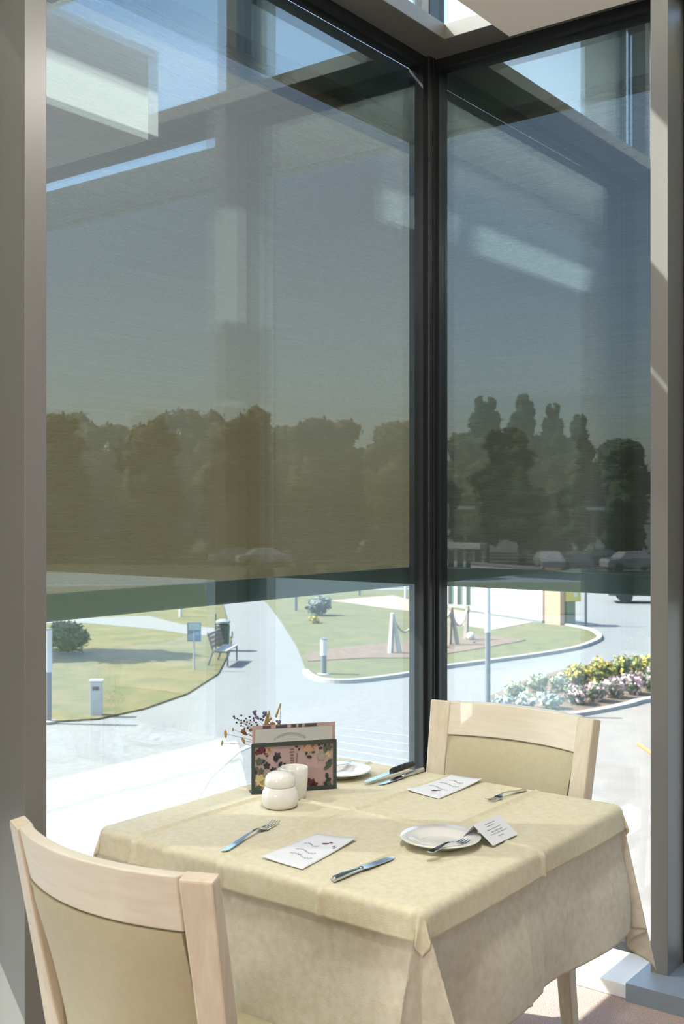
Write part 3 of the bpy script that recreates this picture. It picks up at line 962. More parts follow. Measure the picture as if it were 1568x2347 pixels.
def car(px, py, rz, m, label, roof=True):
    c = on(px, py, GZ)
    e = empty('car', (c.x, c.y, GZ), rz, label, 'car')
    prof = [(-2.1, 0.35), (-2.12, 0.75), (-1.95, 0.92), (-1.25, 1.0), (-0.75, 1.42), (0.65, 1.46), (1.45, 1.02), (2.0, 0.95), (2.12, 0.7), (2.1, 0.35)]
    m_ = MB()
    n = len(prof)
    vs = [(x, -0.85 if z < 1.1 else -0.66, z) for x, z in prof] + [(x, 0.85 if z < 1.1 else 0.66, z) for x, z in prof]
    m_.add(vs, [tuple(range(n)), tuple(range(n, 2 * n))[::-1]] + [((i + 1) % n, i, i + n, (i + 1) % n + n) for i in range(n)])
    m_.build('body', m, e, bevel=0.05)
    g = MB()
    for sgn in (-1, 1):
        g.add([(-1.1, sgn * 0.80, 1.02), (1.3, sgn * 0.80, 1.04), (0.6, sgn * 0.69, 1.40), (-0.72, sgn * 0.69, 1.37)], [(0, 1, 2, 3) if sgn < 0 else (3, 2, 1, 0)])
    g.build('side_window', M_PLASTIC, e)
    for x in (-1.3, 1.3):
        for y in (-0.8, 0.8):
            MB().tube([(x, y - 0.1, 0.33), (x, y + 0.1, 0.33)], 0.33, 18).build('wheel', M_PLASTIC, e)
    for y in (-0.6, 0.6):
        MB().ball((2.08, y, 0.7), 0.14, 8, 6).build('headlamp', M_SILVER, e)
    return e


M_CARW = mat('car_white', (0.468, 0.474, 0.480), 0.2, 0, coat=0.8)
M_CARS = mat('car_silver', (0.270, 0.282, 0.294), 0.25, 0.6, coat=0.8)
M_CARD = mat('car_dark', (0.05, 0.055, 0.065), 0.2, 0.2, coat=0.8)
car(1494, 1380, 0.5, M_CARD, 'dark car just entering at the right column')
car(1258, 1308, 2.2, M_CARW, 'white parked car behind the right blind, nearest the corner post')
car(1318, 1308, 2.2, M_CARS, 'silver parked car behind the right blind, second from the corner post')
car(1376, 1302, 0.6, M_CARS, 'silver parked car behind the right blind, farthest from the glass')
car(1448, 1310, 0.8, M_CARW, 'white parked car behind the right blind, nearest the right column')
car(540, 1296, 0.9, M_CARS, 'silver car parked under the wood behind the left blind')
car(604, 1299, 0.9, M_CARW, 'white car parked under the wood behind the left blind')
for px, yt, yb, lab in ((1066, 1166, 1300, 'tall street lamp behind the right blind near the corner post'), (1362, 1168, 1300, 'tall street lamp behind the right blind near the right column')):
    c = on(px, yb, GZ)
    h = (yb - yt) / F * dist(yb)
    e = empty('street_lamp', (c.x, c.y, GZ), 0.6, lab, 'lamp')
    MB().tube([(0, 0, 0), (0, 0, h)], [0.10, 0.06], 8).build('pole', M_POST, e)
    MB().box((-0.55, -0.2, h - 0.05), (0.75, 0.2, h + 0.2)).build('lamp_head', M_SILVER, e)

# ------------------------------------------------------------------ chairs
def arcpts(w2, y0, bow, z, n=13, flare=0.0):
    return [Vector((w2 * (2 * i / (n - 1) - 1), y0 - bow * (1 - (2 * i / (n - 1) - 1) ** 2), z)) for i in range(n)]


def make_chair(label):
    """seat centre at the origin, sitter looks to +y"""
    e = empty('dining_chair', (0, 0, 0), 0, label, 'chair')
    # rear stiles: foot, seat height, top
    for sx in (-1, 1):
        pts = [(sx * 0.195, -0.265, 0.0), (sx * 0.20, -0.215, 0.25), (sx * 0.205, -0.20, 0.42), (sx * 0.213, -0.205, 0.52), (sx * 0.225, -0.238, 0.70), (sx * 0.2345, -0.285, 0.932)]
        sid = [Vector((1, 0, 0))] * 4 + [Vector((1, sx * 0.28, 0)), Vector((1, sx * 0.38, 0))]
        MB().bar(pts, [0.034, 0.040, 0.046, 0.050, 0.055, 0.060], [0.036, 0.040, 0.044, 0.042, 0.036, 0.030], sid).build('rear_leg', M_BEECH, e, bevel=0.004)
        pts = [(sx * 0.205, 0.205, 0.0), (sx * 0.215, 0.20, 0.42)]
        MB().bar(pts, [0.030, 0.048], [0.030, 0.048], (1, 0, 0)).build('front_leg', M_BEECH, e, bevel=0.004)
    # curved top rail
    n = 17
    vs, fs = [], []
    for i in range(n):
        t = 2 * i / (n - 1) - 1
        x = t * 0.208
        for z, back in ((0.932, 0), (0.838, 0), (0.838, 1), (0.932, 1)):
            y = -0.294 + (0.93 - z) * 0.22 - 0.045 * (1 - t * t) + (0.0135 if not back else -0.0135)
            if z < 0.9:
                pass
            vs.append((x * (1.0 if z > 0.9 else 0.972), y, z + (0.0 if z > 0.9 else 0.0)))
    for i in range(n - 1):
        for k in range(4):
            a0, a1 = i * 4 + k, i * 4 + (k + 1) % 4
            fs.append((a0, a0 + 4, a1 + 4, a1))
    fs.append((0, 1, 2, 3)); fs.append(tuple((n - 1) * 4 + k for k in (3, 2, 1, 0)))
    MB().add(vs, fs).build('top_rail', M_BEECHR, e, smooth=True, bevel=0.003)
    # upholstered back panel, curved in plan, padded front and rear
    nu, nv = 21, 15
    m = MB()
    for side in (1, -1):
        vs, fs = [], []
        for j in range(nv):
            tz = j / (nv - 1)
            z = 0.50 + tz * 0.336
            w2 = 0.176 + 0.024 * tz
            yb = -0.203 - 0.075 * tz ** 1.5 * 1.0
            for i in range(nu):
                t = 2 * i / (nu - 1) - 1
                pad = 0.012 + 0.010 * (max(0, (1 - t ** 6)) * max(0, (1 - (2 * tz - 1) ** 6))) ** 0.5
                vs.append((t * w2, yb - 0.045 * (1 - t * t) * (0.75 + 0.25 * tz) + side * pad, z))
        for j in range(nv - 1):
            for i in range(nu - 1):
                a0 = j * nu + i
                q = (a0, a0 + 1, a0 + nu + 1, a0 + nu)
                fs.append(q[::-1] if side > 0 else q)
        m.add(vs, fs)
    o2 = nu * nv
    ring = [i for i in range(nu)] + [nu * j + nu - 1 for j in range(1, nv)] + [nu * (nv - 1) + i for i in range(nu - 2, -1, -1)] + [nu * j for j in range(nv - 2, 0, -1)]
    m.f += [(ring[k], ring[k - 1], ring[k - 1] + o2, ring[k] + o2) for k in range(len(ring))]
    m.build('backrest', M_LEATHER, e, smooth=True, angle=50)
    # seat and rails
    MB().box((-0.20, 0.18, 0.36), (0.20, 0.205, 0.42)).box((-0.20, -0.205, 0.36), (0.20, -0.185, 0.42)).box((-0.222, -0.19, 0.36), (-0.20, 0.19, 0.42)).box((0.20, -0.19, 0.36), (0.222, 0.19, 0.42)).build('seat_frame', M_BEECH, e)
    s_ = MB()
    nu = 15
    vs, fs = [], []
    for j in range(nu):
        for i in range(nu):
            a, b_ = 2 * i / (nu - 1) - 1, 2 * j / (nu - 1) - 1
            vs.append((a * 0.228, b_ * 0.20 + 0.022, 0.425 + 0.033 * (max(0, 1 - a ** 8) * max(0, 1 - b_ ** 8)) ** 0.5))
    for j in range(nu - 1):
        for i in range(nu - 1):
            a0 = j * nu + i
            fs.append((a0, a0 + 1, a0 + nu + 1, a0 + nu))
    s_.add(vs, fs)
    s_.box((-0.228, -0.178, 0.42), (0.228, 0.222, 0.426))
    s_.build('seat', M_LEATHER, e, smooth=True, angle=50)
    return e


chair = make_chair('pale beech dining chair with olive-beige back, in the foreground at lower left, seen from behind')
chair.location = (0.805, -1.975, 0)
chair.rotation_euler = (0, 0, -0.045)
far = dup(chair, (0.722, -0.985, 0), PI, None, 'pale beech dining chair facing the camera behind the far side of the table')

# ------------------------------------------------------------------ table and cloths
TCX, TCY, THX, THY = 0.6625, -1.3075, 0.4475, 0.4625
t = empty('dining_table', (TCX, TCY, 0), 0, 'square dining table hidden under cream and yellow cloths', 'table')
MB().box((-THX + 0.008, -THY + 0.008, 0.72), (THX - 0.008, THY - 0.008, 0.748)).build('tabletop', M_BEECH, t, bevel=0.006)
MB().box((-0.05, -0.05, 0.03), (0.05, 0.05, 0.72)).build('pedestal', M_BEECH, t, bevel=0.005)
MB().box((-0.22, -0.04, 0), (0.22, 0.04, 0.035)).box((-0.04, -0.22, 0), (0.04, 0.22, 0.035)).build('foot', M_BLACK, t, bevel=0.005)


def cloth(name, m, hx, hy, ztop, drop, r, seed, label, cat, flare, wob, creases=False, step=0.011, lobeA=22.0, parent=None):
    nx = int(2 * (hx + drop) / step) // 2 * 2
    ny = int(2 * (hy + drop) / step) // 2 * 2
    vs, fs = [], []

    def bend(s):                       # arc of radius r, then down
        q = r * PI / 2
        if s < q:
            return r * math.sin(s / r), r * (1 - math.cos(s / r))
        return r, r + (s - q)
    for j in range(ny + 1):
        y = -(hy + drop) + 2 * (hy + drop) * j / ny
        for i in range(nx + 1):
            x = -(hx + drop) + 2 * (hx + drop) * i / nx
            ax, ay = abs(x), abs(y)
            sx, sy = (1 if x >= 0 else -1), (1 if y >= 0 else -1)
            s, t_ = max(0, ax - (hx - r)), max(0, ay - (hy - r))
            z = ztop
            X, Y = min(ax, hx - r), min(ay, hy - r)
            if s > 0 or t_ > 0:
                if t_ == 0 or s == 0:
                    q = s if t_ == 0 else t_
                    o_, dn = bend(q)
                    along = y if t_ == 0 else x
                    k_ = max(0, dn - r)
                    ease = 1.0 if creases else min(1, max(0, (k_ - 0.05) / 0.12))
                    fl = flare * k_ * (1 + 0.6 * ease * math.sin(along * 9 + seed + sx * 2 + sy)) + wob * k_ * ease * noise.noise(Vector((along * 5, seed, k_ * 3)))
                    if not creases and t_ == 0:
                        fl += 0.0045 * math.exp(-((y + 0.08) / 0.007) ** 2) * min(1, k_ / 0.05)
                    if creases:
                        fl += 0.0045
                    if t_ == 0:
                        X = hx - r + o_ + fl
                    else:
                        Y = hy - r + o_ + fl
                    z = ztop - dn
                else:
                    rr = math.hypot(s, t_)
                    th = math.atan2(t_, s)
                    o_, dn = bend(rr)
                    k_ = max(0, dn - r)
                    lob = math.sin(2 * th) ** 2 if False else abs(math.sin(2 * th)) ** 1.6
                    front = (not creases) and sx > 0 and sy < 0      # the corner towards the aisle opens in two wide folds
                    two = math.sin((2 if creases or front else 3) * 2 * th) ** 2
                    g = seed % 3
                    A = math.radians(19 if front else lobeA)
                    alpha = A * (two + 0.15 * lob)
                    psi = th if rr < 0.02 else None
                    if creases or front:
                        u_ = min(1, max(0, (th / (PI / 2) - 0.5) * 2.6 + 0.5))
                        u_ = u_ * u_ * (3 - 2 * u_)
                    else:
                        q3 = th / (PI / 2) * 3
                        k3 = min(2, int(q3))
                        f3 = q3 - k3
                        u_ = (k3 + (0.5 + (f3 - 0.5) * 0.3)) / 3
                    psi = (0.10 if front else 0.34) + (PI / 2 - (0.20 if front else 0.68)) * u_
                    base = flare * 0.9
                    tot = o_ + k_ * (base + math.sin(alpha))
                    # blend the azimuth: near the bend follow the rounded corner
                    bl = min(1, k_ / 0.04)
                    ps = th * (1 - bl) + psi * bl
                    X = hx - r + math.cos(ps) * tot
                    Y = hy - r + math.sin(ps) * tot
                    z = ztop - r * (1 - math.cos(min(rr / r, PI / 2))) - k_ * math.cos(alpha)
            elif creases:
                for cx_ in (0.338 - TCX, 0.608 - TCX, 0.879 - TCX):
                    z += 0.0070 * math.exp(-((x - cx_) / 0.0050) ** 2)
                z += 0.0055 * math.exp(-((y - (-1.30 - TCY)) / 0.0050) ** 2)
                z += 0.0008 * noise.noise(Vector((x * 7, y * 7, seed)))
            if creases and (s > 0) != (t_ > 0):        # the fold lines run on over the edge
                if t_ > 0:
                    b_ = sum(0.008 * math.exp(-((x - cx_) / 0.007) ** 2) for cx_ in (0.338 - TCX, 0.608 - TCX, 0.879 - TCX))
                    Y += b_ * min(1, t_ / 0.02)
                else:
                    X += 0.008 * math.exp(-((y - (-1.30 - TCY)) / 0.007) ** 2) * min(1, s / 0.02)
            vs.append((X * sx, Y * sy, z))
    for j in range(ny):
        for i in range(nx):
            a0 = j * (nx + 1) + i
            fs.append((a0, a0 + 1, a0 + nx + 2, a0 + nx + 1))
    o = MB().add(vs, fs).build(name, m, parent, smooth=True, loc=(TCX, TCY, 0), angle=80)
    md = o.modifiers.new('thick', 'SOLIDIFY')
    md.thickness = 0.0012
    md.offset = 1
    if label:
        tag(o, label, cat)
    return o


cloth('tablecloth', M_CLOTH, THX, THY, 0.7495, 0.298, 0.010, 1.3, 'long cream damask tablecloth hanging down around the table', 'tablecloth', 0.03, 0.16, lobeA=10, step=0.0062)
# pressed fold running down the long cloth, topper above it
cloth('table_topper', M_TOPPER, THX + 0.004, THY + 0.004, 0.7525, 0.050, 0.016, 2.1, 'small pale yellow damask overlay cloth lying on top of the long cloth', 'tablecloth', 0.10, 0.10, creases=True, step=0.0046, lobeA=16)
TZ0 = 0.7548                      # top of the cloths


def tb(px, py, z=TZ0):
    return on(px, py, z)


# ------------------------------------------------------------------ things on the table
def plate(px, py, label, rad=0.088):
    c = tb(px, py)
    prof = [(0.0, 0.004), (0.045, 0.004), (0.050, 0.006), (0.062, 0.014), (0.088, 0.020), (0.0895, 0.0185), (0.0885, 0.0165), (0.063, 0.010), (0.052, 0.0), (0.048, 0.0), (0.046, 0.002), (0.0, 0.002)]
    k = rad / 0.088
    m = MB().lathe([(max(0.0005, r * k), z) for r, z in prof], 72)
    e = m.build('side_plate', M_CHINA, smooth=True, loc=c, angle=60)
    tag(e, label, 'plate')
    return e


plate(1010, 1935, 'white side plate on the near part of the table, beside the tent card')
plate(778, 1777, 'white side plate partly hidden behind the menu holder', 0.088)


def frame_on(o, p_from, p_to, lift=0.0):
    """put a tool built along +x (0..length) from p_from to p_to"""
    d = p_to - p_from
    q = d.to_track_quat('X', 'Z')
    o.location = p_from + Vector((0, 0, lift))
    o.rotation_mode = 'QUATERNION'
    o.rotation_quaternion = q
    return d.length


def strip(m, xs, ws, zs, th=0.0016):
    n = len(xs)
    vs, fs = [], []
    for x, w_, z in zip(xs, ws, zs):
        vs += [(x, -w_, z), (x, w_, z), (x, w_, z + th), (x, -w_, z + th)]
    for i in range(n - 1):
        for k in range(4):
            a0, a1 = i * 4 + k, i * 4 + (k + 1) % 4
            fs.append((a0, a1, a1 + 4, a0 + 4))
    fs.append((3, 2, 1, 0))
    e_ = (n - 1) * 4
    fs.append((e_, e_ + 1, e_ + 2, e_ + 3))
    m.add(vs, fs)


def fork(p_handle, p_tip, label, lift=0.0):
    e = empty('fork', (0, 0, 0), 0, label, 'fork', None)
    L = frame_on(e, p_handle, p_tip, lift)
    m = MB()
    strip(m, [0, 0.06 * L, 0.22 * L, 0.45 * L, 0.60 * L, 0.66 * L], [0.0045, 0.0085, 0.0070, 0.0035, 0.0030, 0.0035], [0.002, 0.001, 0.003, 0.009, 0.010, 0.008], 0.0022)
    m.build('handle', M_STEEL, e, smooth=True, bevel=0.0006, angle=30)
    h = MB()
    strip(h, [0.655 * L, 0.69 * L, 0.72 * L, 0.76 * L], [0.0035, 0.009, 0.0115, 0.0120], [0.008, 0.005, 0.0035, 0.002], 0.0018)
    for k in range(4):
        y = -0.0098 + k * 0.00653
        h.bar([(0.755 * L, y, 0.0028), (0.86 * L, y, 0.0022), (0.95 * L, y, 0.004), (L, y, 0.0065)], [0.0034, 0.003, 0.0026, 0.0014], [0.0018, 0.0018, 0.0016, 0.0012], (0, 1, 0))
    h.build('head', M_STEEL, e, smooth=True, angle=30)
    return e


def knife(p_handle, p_tip, label, lift=0.0, black=False, scale=1.0):
    e = empty('steak_knife' if black else 'table_knife', (0, 0, 0), 0, label, 'knife', None)
    L = frame_on(e, p_handle, p_tip, lift)
    m = MB()
    if black:
        m.tube([(0, 0, 0.008), (0.01 * L, 0, 0.008), (0.2 * L, 0, 0.009), (0.44 * L, 0, 0.008), (0.47 * L, 0, 0.008)], [0.006, 0.0085, 0.0095, 0.0085, 0.006], 14)
        m.build('handle', M_PLASTIC, e, smooth=True)
        for k in range(3):
            MB().tube([((0.1 + 0.13 * k) * L, 0.0, 0.017), ((0.1 + 0.13 * k) * L, 0.0, 0.0188)], 0.0028, 10).build('rivet', M_STEEL, e)
    else:
        m.tube([(0, 0, 0.0055), (0.01 * L, 0, 0.0055), (0.15 * L, 0, 0.006), (0.40 * L, 0, 0.005), (0.44 * L, 0, 0.0045)], [0.004, 0.0068, 0.0066, 0.0048, 0.004], 14)
        m.build('handle', M_STEEL, e, smooth=True)
        MB().ball((0.445 * L, 0, 0.0052), 0.0062, 12, 8, (1.3, 1, 0.8)).build('bolster', M_STEEL, e, smooth=True)
    b_ = MB()
    strip(b_, [0.44 * L, 0.50 * L, 0.70 * L, 0.90 * L, 0.96 * L, L], [0.006, 0.0088, 0.0095, 0.0092, 0.0065, 0.0015], [0.005, 0.004, 0.003, 0.002, 0.0015, 0.001], 0.0014)
    b_.build('blade', M_STEEL, e, smooth=True, angle=30)
    return e


fork(tb(511, 1953), tb(634, 1886), 'fork lying to the left of the near menu sheet')
fork(tb(1204, 1811), tb(1119, 1838), 'fork lying right of the far menu sheet, tines towards the table centre')
knife(tb(763, 2022), tb(903, 1966), 'steel table knife between the near menu sheet and the near plate')
knife(tb(970, 1768), tb(868, 1800), 'steel table knife beside the black-handled knife at the far edge')
knife(tb(947, 1762, TZ0 + 0.004), tb(836, 1800), 'black-handled steak knife at the far edge of the table', 0.006, True)
fork(tb(981, 1958, TZ0 + 0.016), tb(1070, 1932, TZ0 + 0.014), 'small fork lying on the near white plate', 0.002)
fork(tb(803, 1748, TZ0 + 0.022), tb(745, 1778, TZ0 + 0.012), 'fork resting on the rim of the far white plate', 0.001)


def sheet(corners, label, mark, flip):
    """near sheet: a thin card with small print and a dark red mark; corners left, top, right, bottom"""
    P = [tb(*c) for c in corners]
    c0 = sum(P, Vector()) / 4
    n = 12
    vs, fs = [], []
    for j in range(n + 1):
        for i in range(n + 1):
            a, b_ = i / n, j / n
            p = P[0].lerp(P[1], a).lerp(P[3].lerp(P[2], a), b_) - c0
            lift = 0.0015 + 0.007 * (a * b_) ** 3 + 0.004 * ((1 - a) * (1 - b_)) ** 3
            vs.append((p.x, p.y, lift))
    for j in range(n):
        for i in range(n):
            a0 = j * (n + 1) + i
            fs.append((a0, a0 + n + 1, a0 + n + 2, a0 + 1))
    o = MB().add(vs, fs).build('menu_sheet', M_PAPER, smooth=True, loc=c0)
    md = o.modifiers.new('thick', 'SOLIDIFY'); md.thickness = 0.0006; md.offset = 1
    tag(o, label, 'menu')

    def q(a, b_):
        p = P[0].lerp(P[1], a).lerp(P[3].lerp(P[2], a), b_) - c0
        return Vector((p.x, p.y, 0.0030 + 0.007 * (a * b_) ** 3 + 0.004 * ((1 - a) * (1 - b_)) ** 3))
    rnd_ = random.Random(int(corners[0][0]))
    m = MB()
    for ln, (b_, a0, a1) in enumerate(mark['lines']):       # wavy handwriting lines
        pts = []
        k = 26
        for s_ in range(k):
            a = a0 + (a1 - a0) * s_ / (k - 1)
            pts.append(q(b_ + 0.018 * math.sin(s_ * 1.9) + 0.03 * math.sin(s_ * 0.25), a) if not flip else q(a, b_ + 0.018 * math.sin(s_ * 1.9)))
        m.tube(pts, 0.00045, 4)
    m.build('handwriting', M_INK, o)
    r_ = MB()
    r_.ball(q(*mark['red']), 0.0055, 10, 6, (1.6, 0.8, 0.10), Matrix.Rotation(math.radians(35), 3, 'Z'))
    r_.ball(q(mark['red'][0] + 0.05, mark['red'][1] + 0.07), 0.0035, 8, 5, (1.8, 0.7, 0.12))
    r_.build('red_mark', M_RED, o)
    return o


sheet([(599, 1968), (727, 1912), (819, 1927), (693, 1994)], 'white menu sheet with dark red mark on the near side of the table',
      {'lines': [(0.62, 0.18, 0.55), (0.42, 0.25, 0.75), (0.28, 0.3, 0.85), (0.66, 0.82, 0.92)], 'red': (0.72, 0.58)}, False)
sheet([(931, 1813), (1035, 1776), (1108, 1791), (1006, 1832)], 'white menu sheet with dark red mark, nearest the far chair',
      {'lines': [(0.35, 0.2, 0.8), (0.55, 0.25, 0.85), (0.72, 0.3, 0.75)], 'red': (0.22, 0.55)}, False)

# tent card
A_, B_ = tb(1130, 1939, TZ0 + 0.004), tb(1187, 1912, TZ0 + 0.004)
nn = Vector((-(B_ - A_).y, (B_ - A_).x, 0)).normalized()
rdg, bk = nn * 0.050 + Vector((0, 0, 0.036)), nn * 0.082
c0 = A_
cardm = MB()
th = 0.0006
up = Vector((0, 0, th))
pts = [A_, B_, B_ + rdg, A_ + rdg, B_ + bk, A_ + bk]
pl = [p - c0 for p in pts]
cardm.add([*pl, *[p + up for p in pl]], [(0, 1, 2, 3), (6, 9, 8, 7), (3, 2, 4, 5), (9, 11, 10, 8), (0, 3, 9, 6), (1, 7, 8, 2), (3, 5, 11, 9), (2, 8, 10, 4), (0, 6, 7, 1), (4, 10, 11, 5)])
tc_ = cardm.build('tent_card', M_PAPER, loc=c0)
tag(tc_, 'small folded white tent card with printed lines behind the near plate', 'card')
im = MB()
for k, (a0, a1, hgt) in enumerate(((0.30, 0.70, 0.84), (0.32, 0.62, 0.74), (0.22, 0.78, 0.60), (0.3, 0.72, 0.48), (0.2, 0.85, 0.38), (0.4, 0.6, 0.24))):
    p0 = (A_.lerp(B_, a0) - c0) + rdg * hgt + Vector((0, 0, 0.0011)) - nn * 0.0006
    p1 = (A_.lerp(B_, a1) - c0) + rdg * hgt + Vector((0, 0, 0.0011)) - nn * 0.0006
    pts = [p0.lerp(p1, i / 14) + rdg * (0.012 * math.sin(i * 2.3)) for i in range(15)]
    im.tube(pts, 0.0006 if k == 3 else 0.00045, 4)
im.build('printed_line', M_INK, tc_)

# sugar bowl and cup
c = tb(642, 1848)
e = empty('sugar_bowl', c, 0, 'rounded white china bowl with domed lid in front of the menu holder', 'bowl')
MB().lathe([(0.034, 0.0), (0.0405, 0.002), (0.0445, 0.008), (0.0465, 0.018), (0.0460, 0.030), (0.0435, 0.040), (0.0395, 0.0465), (0.0385, 0.050), (0.037, 0.052), (0.0345, 0.051)], 56).build('bowl', M_CHINA, e, smooth=True, angle=70)
MB().lathe([(0.033, 0.0518), (0.0375, 0.0525), (0.0383, 0.056), (0.0378, 0.068), (0.0355, 0.076), (0.030, 0.0825), (0.021, 0.0865), (0.010, 0.0882), (0.0005, 0.0886)], 56).build('lid', M_CHINA, e, smooth=True, angle=70)
c = tb(674, 1829)
e = MB().lathe([(0.0005, 0.001), (0.024, 0.0), (0.029, 0.003), (0.032, 0.012), (0.0355, 0.045), (0.0365, 0.078), (0.0355, 0.080), (0.0335, 0.078), (0.033, 0.045), (0.029, 0.010), (0.0005, 0.007)], 56).build('china_cup', M_CHINA, smooth=True, loc=c, angle=60)
tag(e, 'tall handleless white china cup between the bowl and the menu holder', 'cup')

# menu holder: dark framed stand with a pink floral card and a pale strip
A_ = tb(576, 1820)
B_ = tb(771, 1806)
ex = (B_ - A_); ex.z = 0
Wd = ex.length
ang = math.atan2(ex.y, ex.x)
H0 = 0.177
e = empty('menu_holder', A_, ang, 'dark framed stand holding a pink floral menu card with pale strip, behind the sugar bowl', 'menu holder')
M_DARKF = mat('dark_green_card', (0.035, 0.048, 0.042), 0.45)
M_PINKC = mat('pink_card', (0.408, 0.294, 0.287), 0.5, 0, 0.06, 30)
M_STRIP = mat('pale_strip', (0.414, 0.429, 0.414), 0.35)
MB().box((0.003, 0.001, 0.003), (Wd - 0.003, 0.0035, H0)).build('backing_card', M_PINKC, e)
fr = MB()
h1 = 0.131
fr.box((0, -0.004, 0), (0.009, 0.0005, h1)).box((Wd - 0.009, -0.004, 0), (Wd, 0.0005, h1)).box((0.009, -0.004, 0), (Wd - 0.009, 0.0005, 0.009)).box((0.009, -0.004, h1 - 0.010), (Wd - 0.009, 0.0005, h1))
fr.build('frame', M_DARKF, e, bevel=0.0006)
MB().box((0.0, 0.004, 0.0), (Wd, 0.030, 0.004)).build('foot', M_DARKF, e)
MB().box((0.010, -0.003, h1 + 0.001), (Wd - 0.012, -0.0005, h1 + 0.036)).build('pale_strip', M_STRIP, e)
sk_ = MB()
for k in range(20):                       # arched ornament line of faint strokes
    t_ = k / 19
    x = 0.062 + t_ * 0.082
    z = h1 + 0.009 + 0.013 * math.sin(PI * t_) ** 0.8
    sk_.tube([(x - 0.002, -0.0034, z - 0.004), (x, -0.0034, z + 0.003), (x + 0.002, -0.0034, z - 0.003)], 0.00045, 4)
    sk_.tube([(x - 0.002, -0.0034, z + 0.003), (x + 0.0035, -0.0034, z + 0.002)], 0.0004, 4)
sk_.build('ornament', mat('strip_ink', (0.30, 0.33, 0.31), 0.6), e)


def disc(m, x, z, r, y, sx=1.0, sz=1.0, petals=0, a0=0.0):
    n = max(14, petals * 6)
    vs = [(x, y, z)]
    for k in range(n):
        q = 2 * PI * k / n
        g = 1 + (0.22 * math.cos(petals * q) if petals else 0)
        lx, lz = math.cos(q) * r * g * sx, math.sin(q) * r * g * sz
        vs.append((x + lx * math.cos(a0) - lz * math.sin(a0), y, z + lx * math.sin(a0) + lz * math.cos(a0)))
    vs2 = [(a, b_ + 0.0003, c_) for a, b_, c_ in vs]
    N = n + 1
    fs = [(0, 1 + (k + 1) % n, 1 + k) for k in range(n)] + [(N, N + 1 + k, N + 1 + (k + 1) % n) for k in range(n)] + [(1 + k, 1 + (k + 1) % n, N + 1 + (k + 1) % n, N + 1 + k) for k in range(n)]
    m.add(vs, fs)
    o_ = len(m.v) - N
    m.v += vs2
    # second layer gives the print its thickness
    base = len(m.v) - N
    m.f += [tuple(i + base - 0 for i in (0, 1 + k, 1 + (k + 1) % n)) for k in range(n)]


sx_ = Wd / 196.0                                   # one photo pixel on the card


def cp_(px, py):                                   # photo position -> card x, z
    t_ = (px - 574) / 196.0
    ybot = 1822 - 14 * t_
    return (px - 574) * sx_, (ybot - py) * H0 / 160


groups = {
    'printed_flower_maroon': ((0.13, 0.025, 0.045), [(597, 1717, 11, 5), (588, 1724, 7, 5), (607, 1722, 8, 5), (710, 1795, 12, 5), (702, 1788, 8, 0), (718, 1803, 10, 5)]),
    'printed_flower_peach': ((0.55, 0.33, 0.20), [(617, 1713, 9, 5), (612, 1720, 8, 5), (705, 1711, 16, 6), (694, 1704, 8, 5), (716, 1705, 8, 5)]),
    'printed_flower_yellow': ((0.66, 0.55, 0.25), [(593, 1788, 14, 6), (600, 1797, 10, 5), (748, 1724, 6, 5), (752, 1730, 5, 0)]),
    'printed_flower_dark': ((0.035, 0.035, 0.04), [(633, 1732, 10, 5), (629, 1741, 8, 0), (624, 1766, 9, 6), (609, 1755, 9, 5), (590, 1748, 8, 0), (600, 1744, 8, 0), (609, 1732, 4, 0),
                                                  (640, 1751, 8, 0), (650, 1752, 6, 0), (707, 1733, 7, 0), (716, 1722, 5, 0), (700, 1725, 5, 0), (677, 1709, 4, 0), (683, 1715, 4, 0),
                                                  (730, 1703, 6, 0), (738, 1700, 6, 0), (733, 1712, 6, 0), (748, 1778, 8, 0), (751, 1790, 10, 0), (745, 1800, 8, 0), (585, 1770, 7, 0), (743, 1706, 6, 0)]),
    'printed_leaf_green': ((0.085, 0.115, 0.075), [(592, 1745, 10, 5), (752, 1710, 9, 5), (744, 1716, 9, 0), (752, 1750, 9, 5), (746, 1760, 8, 0), (583, 1762, 7, 0), (596, 1768, 8, 5), (755, 1742, 8, 0), (753, 1812, 9, 0), (588, 1810, 12, 0)]),
    'printed_flower_grey': ((0.38, 0.36, 0.31), [(734, 1732, 11, 8), (606, 1775, 6, 5)]),
}
yy = -0.0006
for gi, (nm, (colr, pts)) in enumerate(groups.items()):
    for px, py, r, pet in pts:
        x, z = cp_(px, py)
        if x < 0.012 or x > Wd - 0.012 or z < 0.012 or z > h1 - 0.008:
            x = min(max(x, 0.013), Wd - 0.013)
            z = min(max(z, 0.013), h1 - 0.014)
        m = MB()
        rs = r * sx_ * 0.8
        disc(m, x, z, rs, yy - 0.0002 * gi, 1.0, 1.0 if pet else 0.62, pet, (px * 0.7) % 3)
        m.build(nm, mat(nm, tuple(v * 0.75 for v in colr), 0.5), e)
# bars of the vertical word and the thin line beside it
tm = MB()
for k, (py, w_) in enumerate(((1715, 8), (1722, 11), (1729, 7), (1736, 8), (1742, 7), (1748, 8))):
    x, z = cp_(667, py)
    tm.box((x - w_ * sx_ / 2, -0.0009, z - 0.0016), (x + w_ * sx_ / 2, -0.0005, z + 0.0012))
x, z = cp_(678, 1737)
tm.box((x - 0.0007, -0.0009, z - 0.013), (x + 0.0007, -0.0005, z + 0.014))
tm.build('lettering', mat('brown_print', (0.13, 0.085, 0.08), 0.6), e)
tp = MB()
for a, b_ in ((665, 676), (682, 690), (697, 724), (600, 618), (630, 656)):
    x0, x1 = (a - 574) * sx_, (b_ - 574) * sx_
    tp.box((x0, -0.0004, H0 - 0.008), (x1, 0.0008, H0 - 0.001))
tp.build('printed_top_leaves', mat('print_black', (0.05, 0.05, 0.06), 0.5), e)

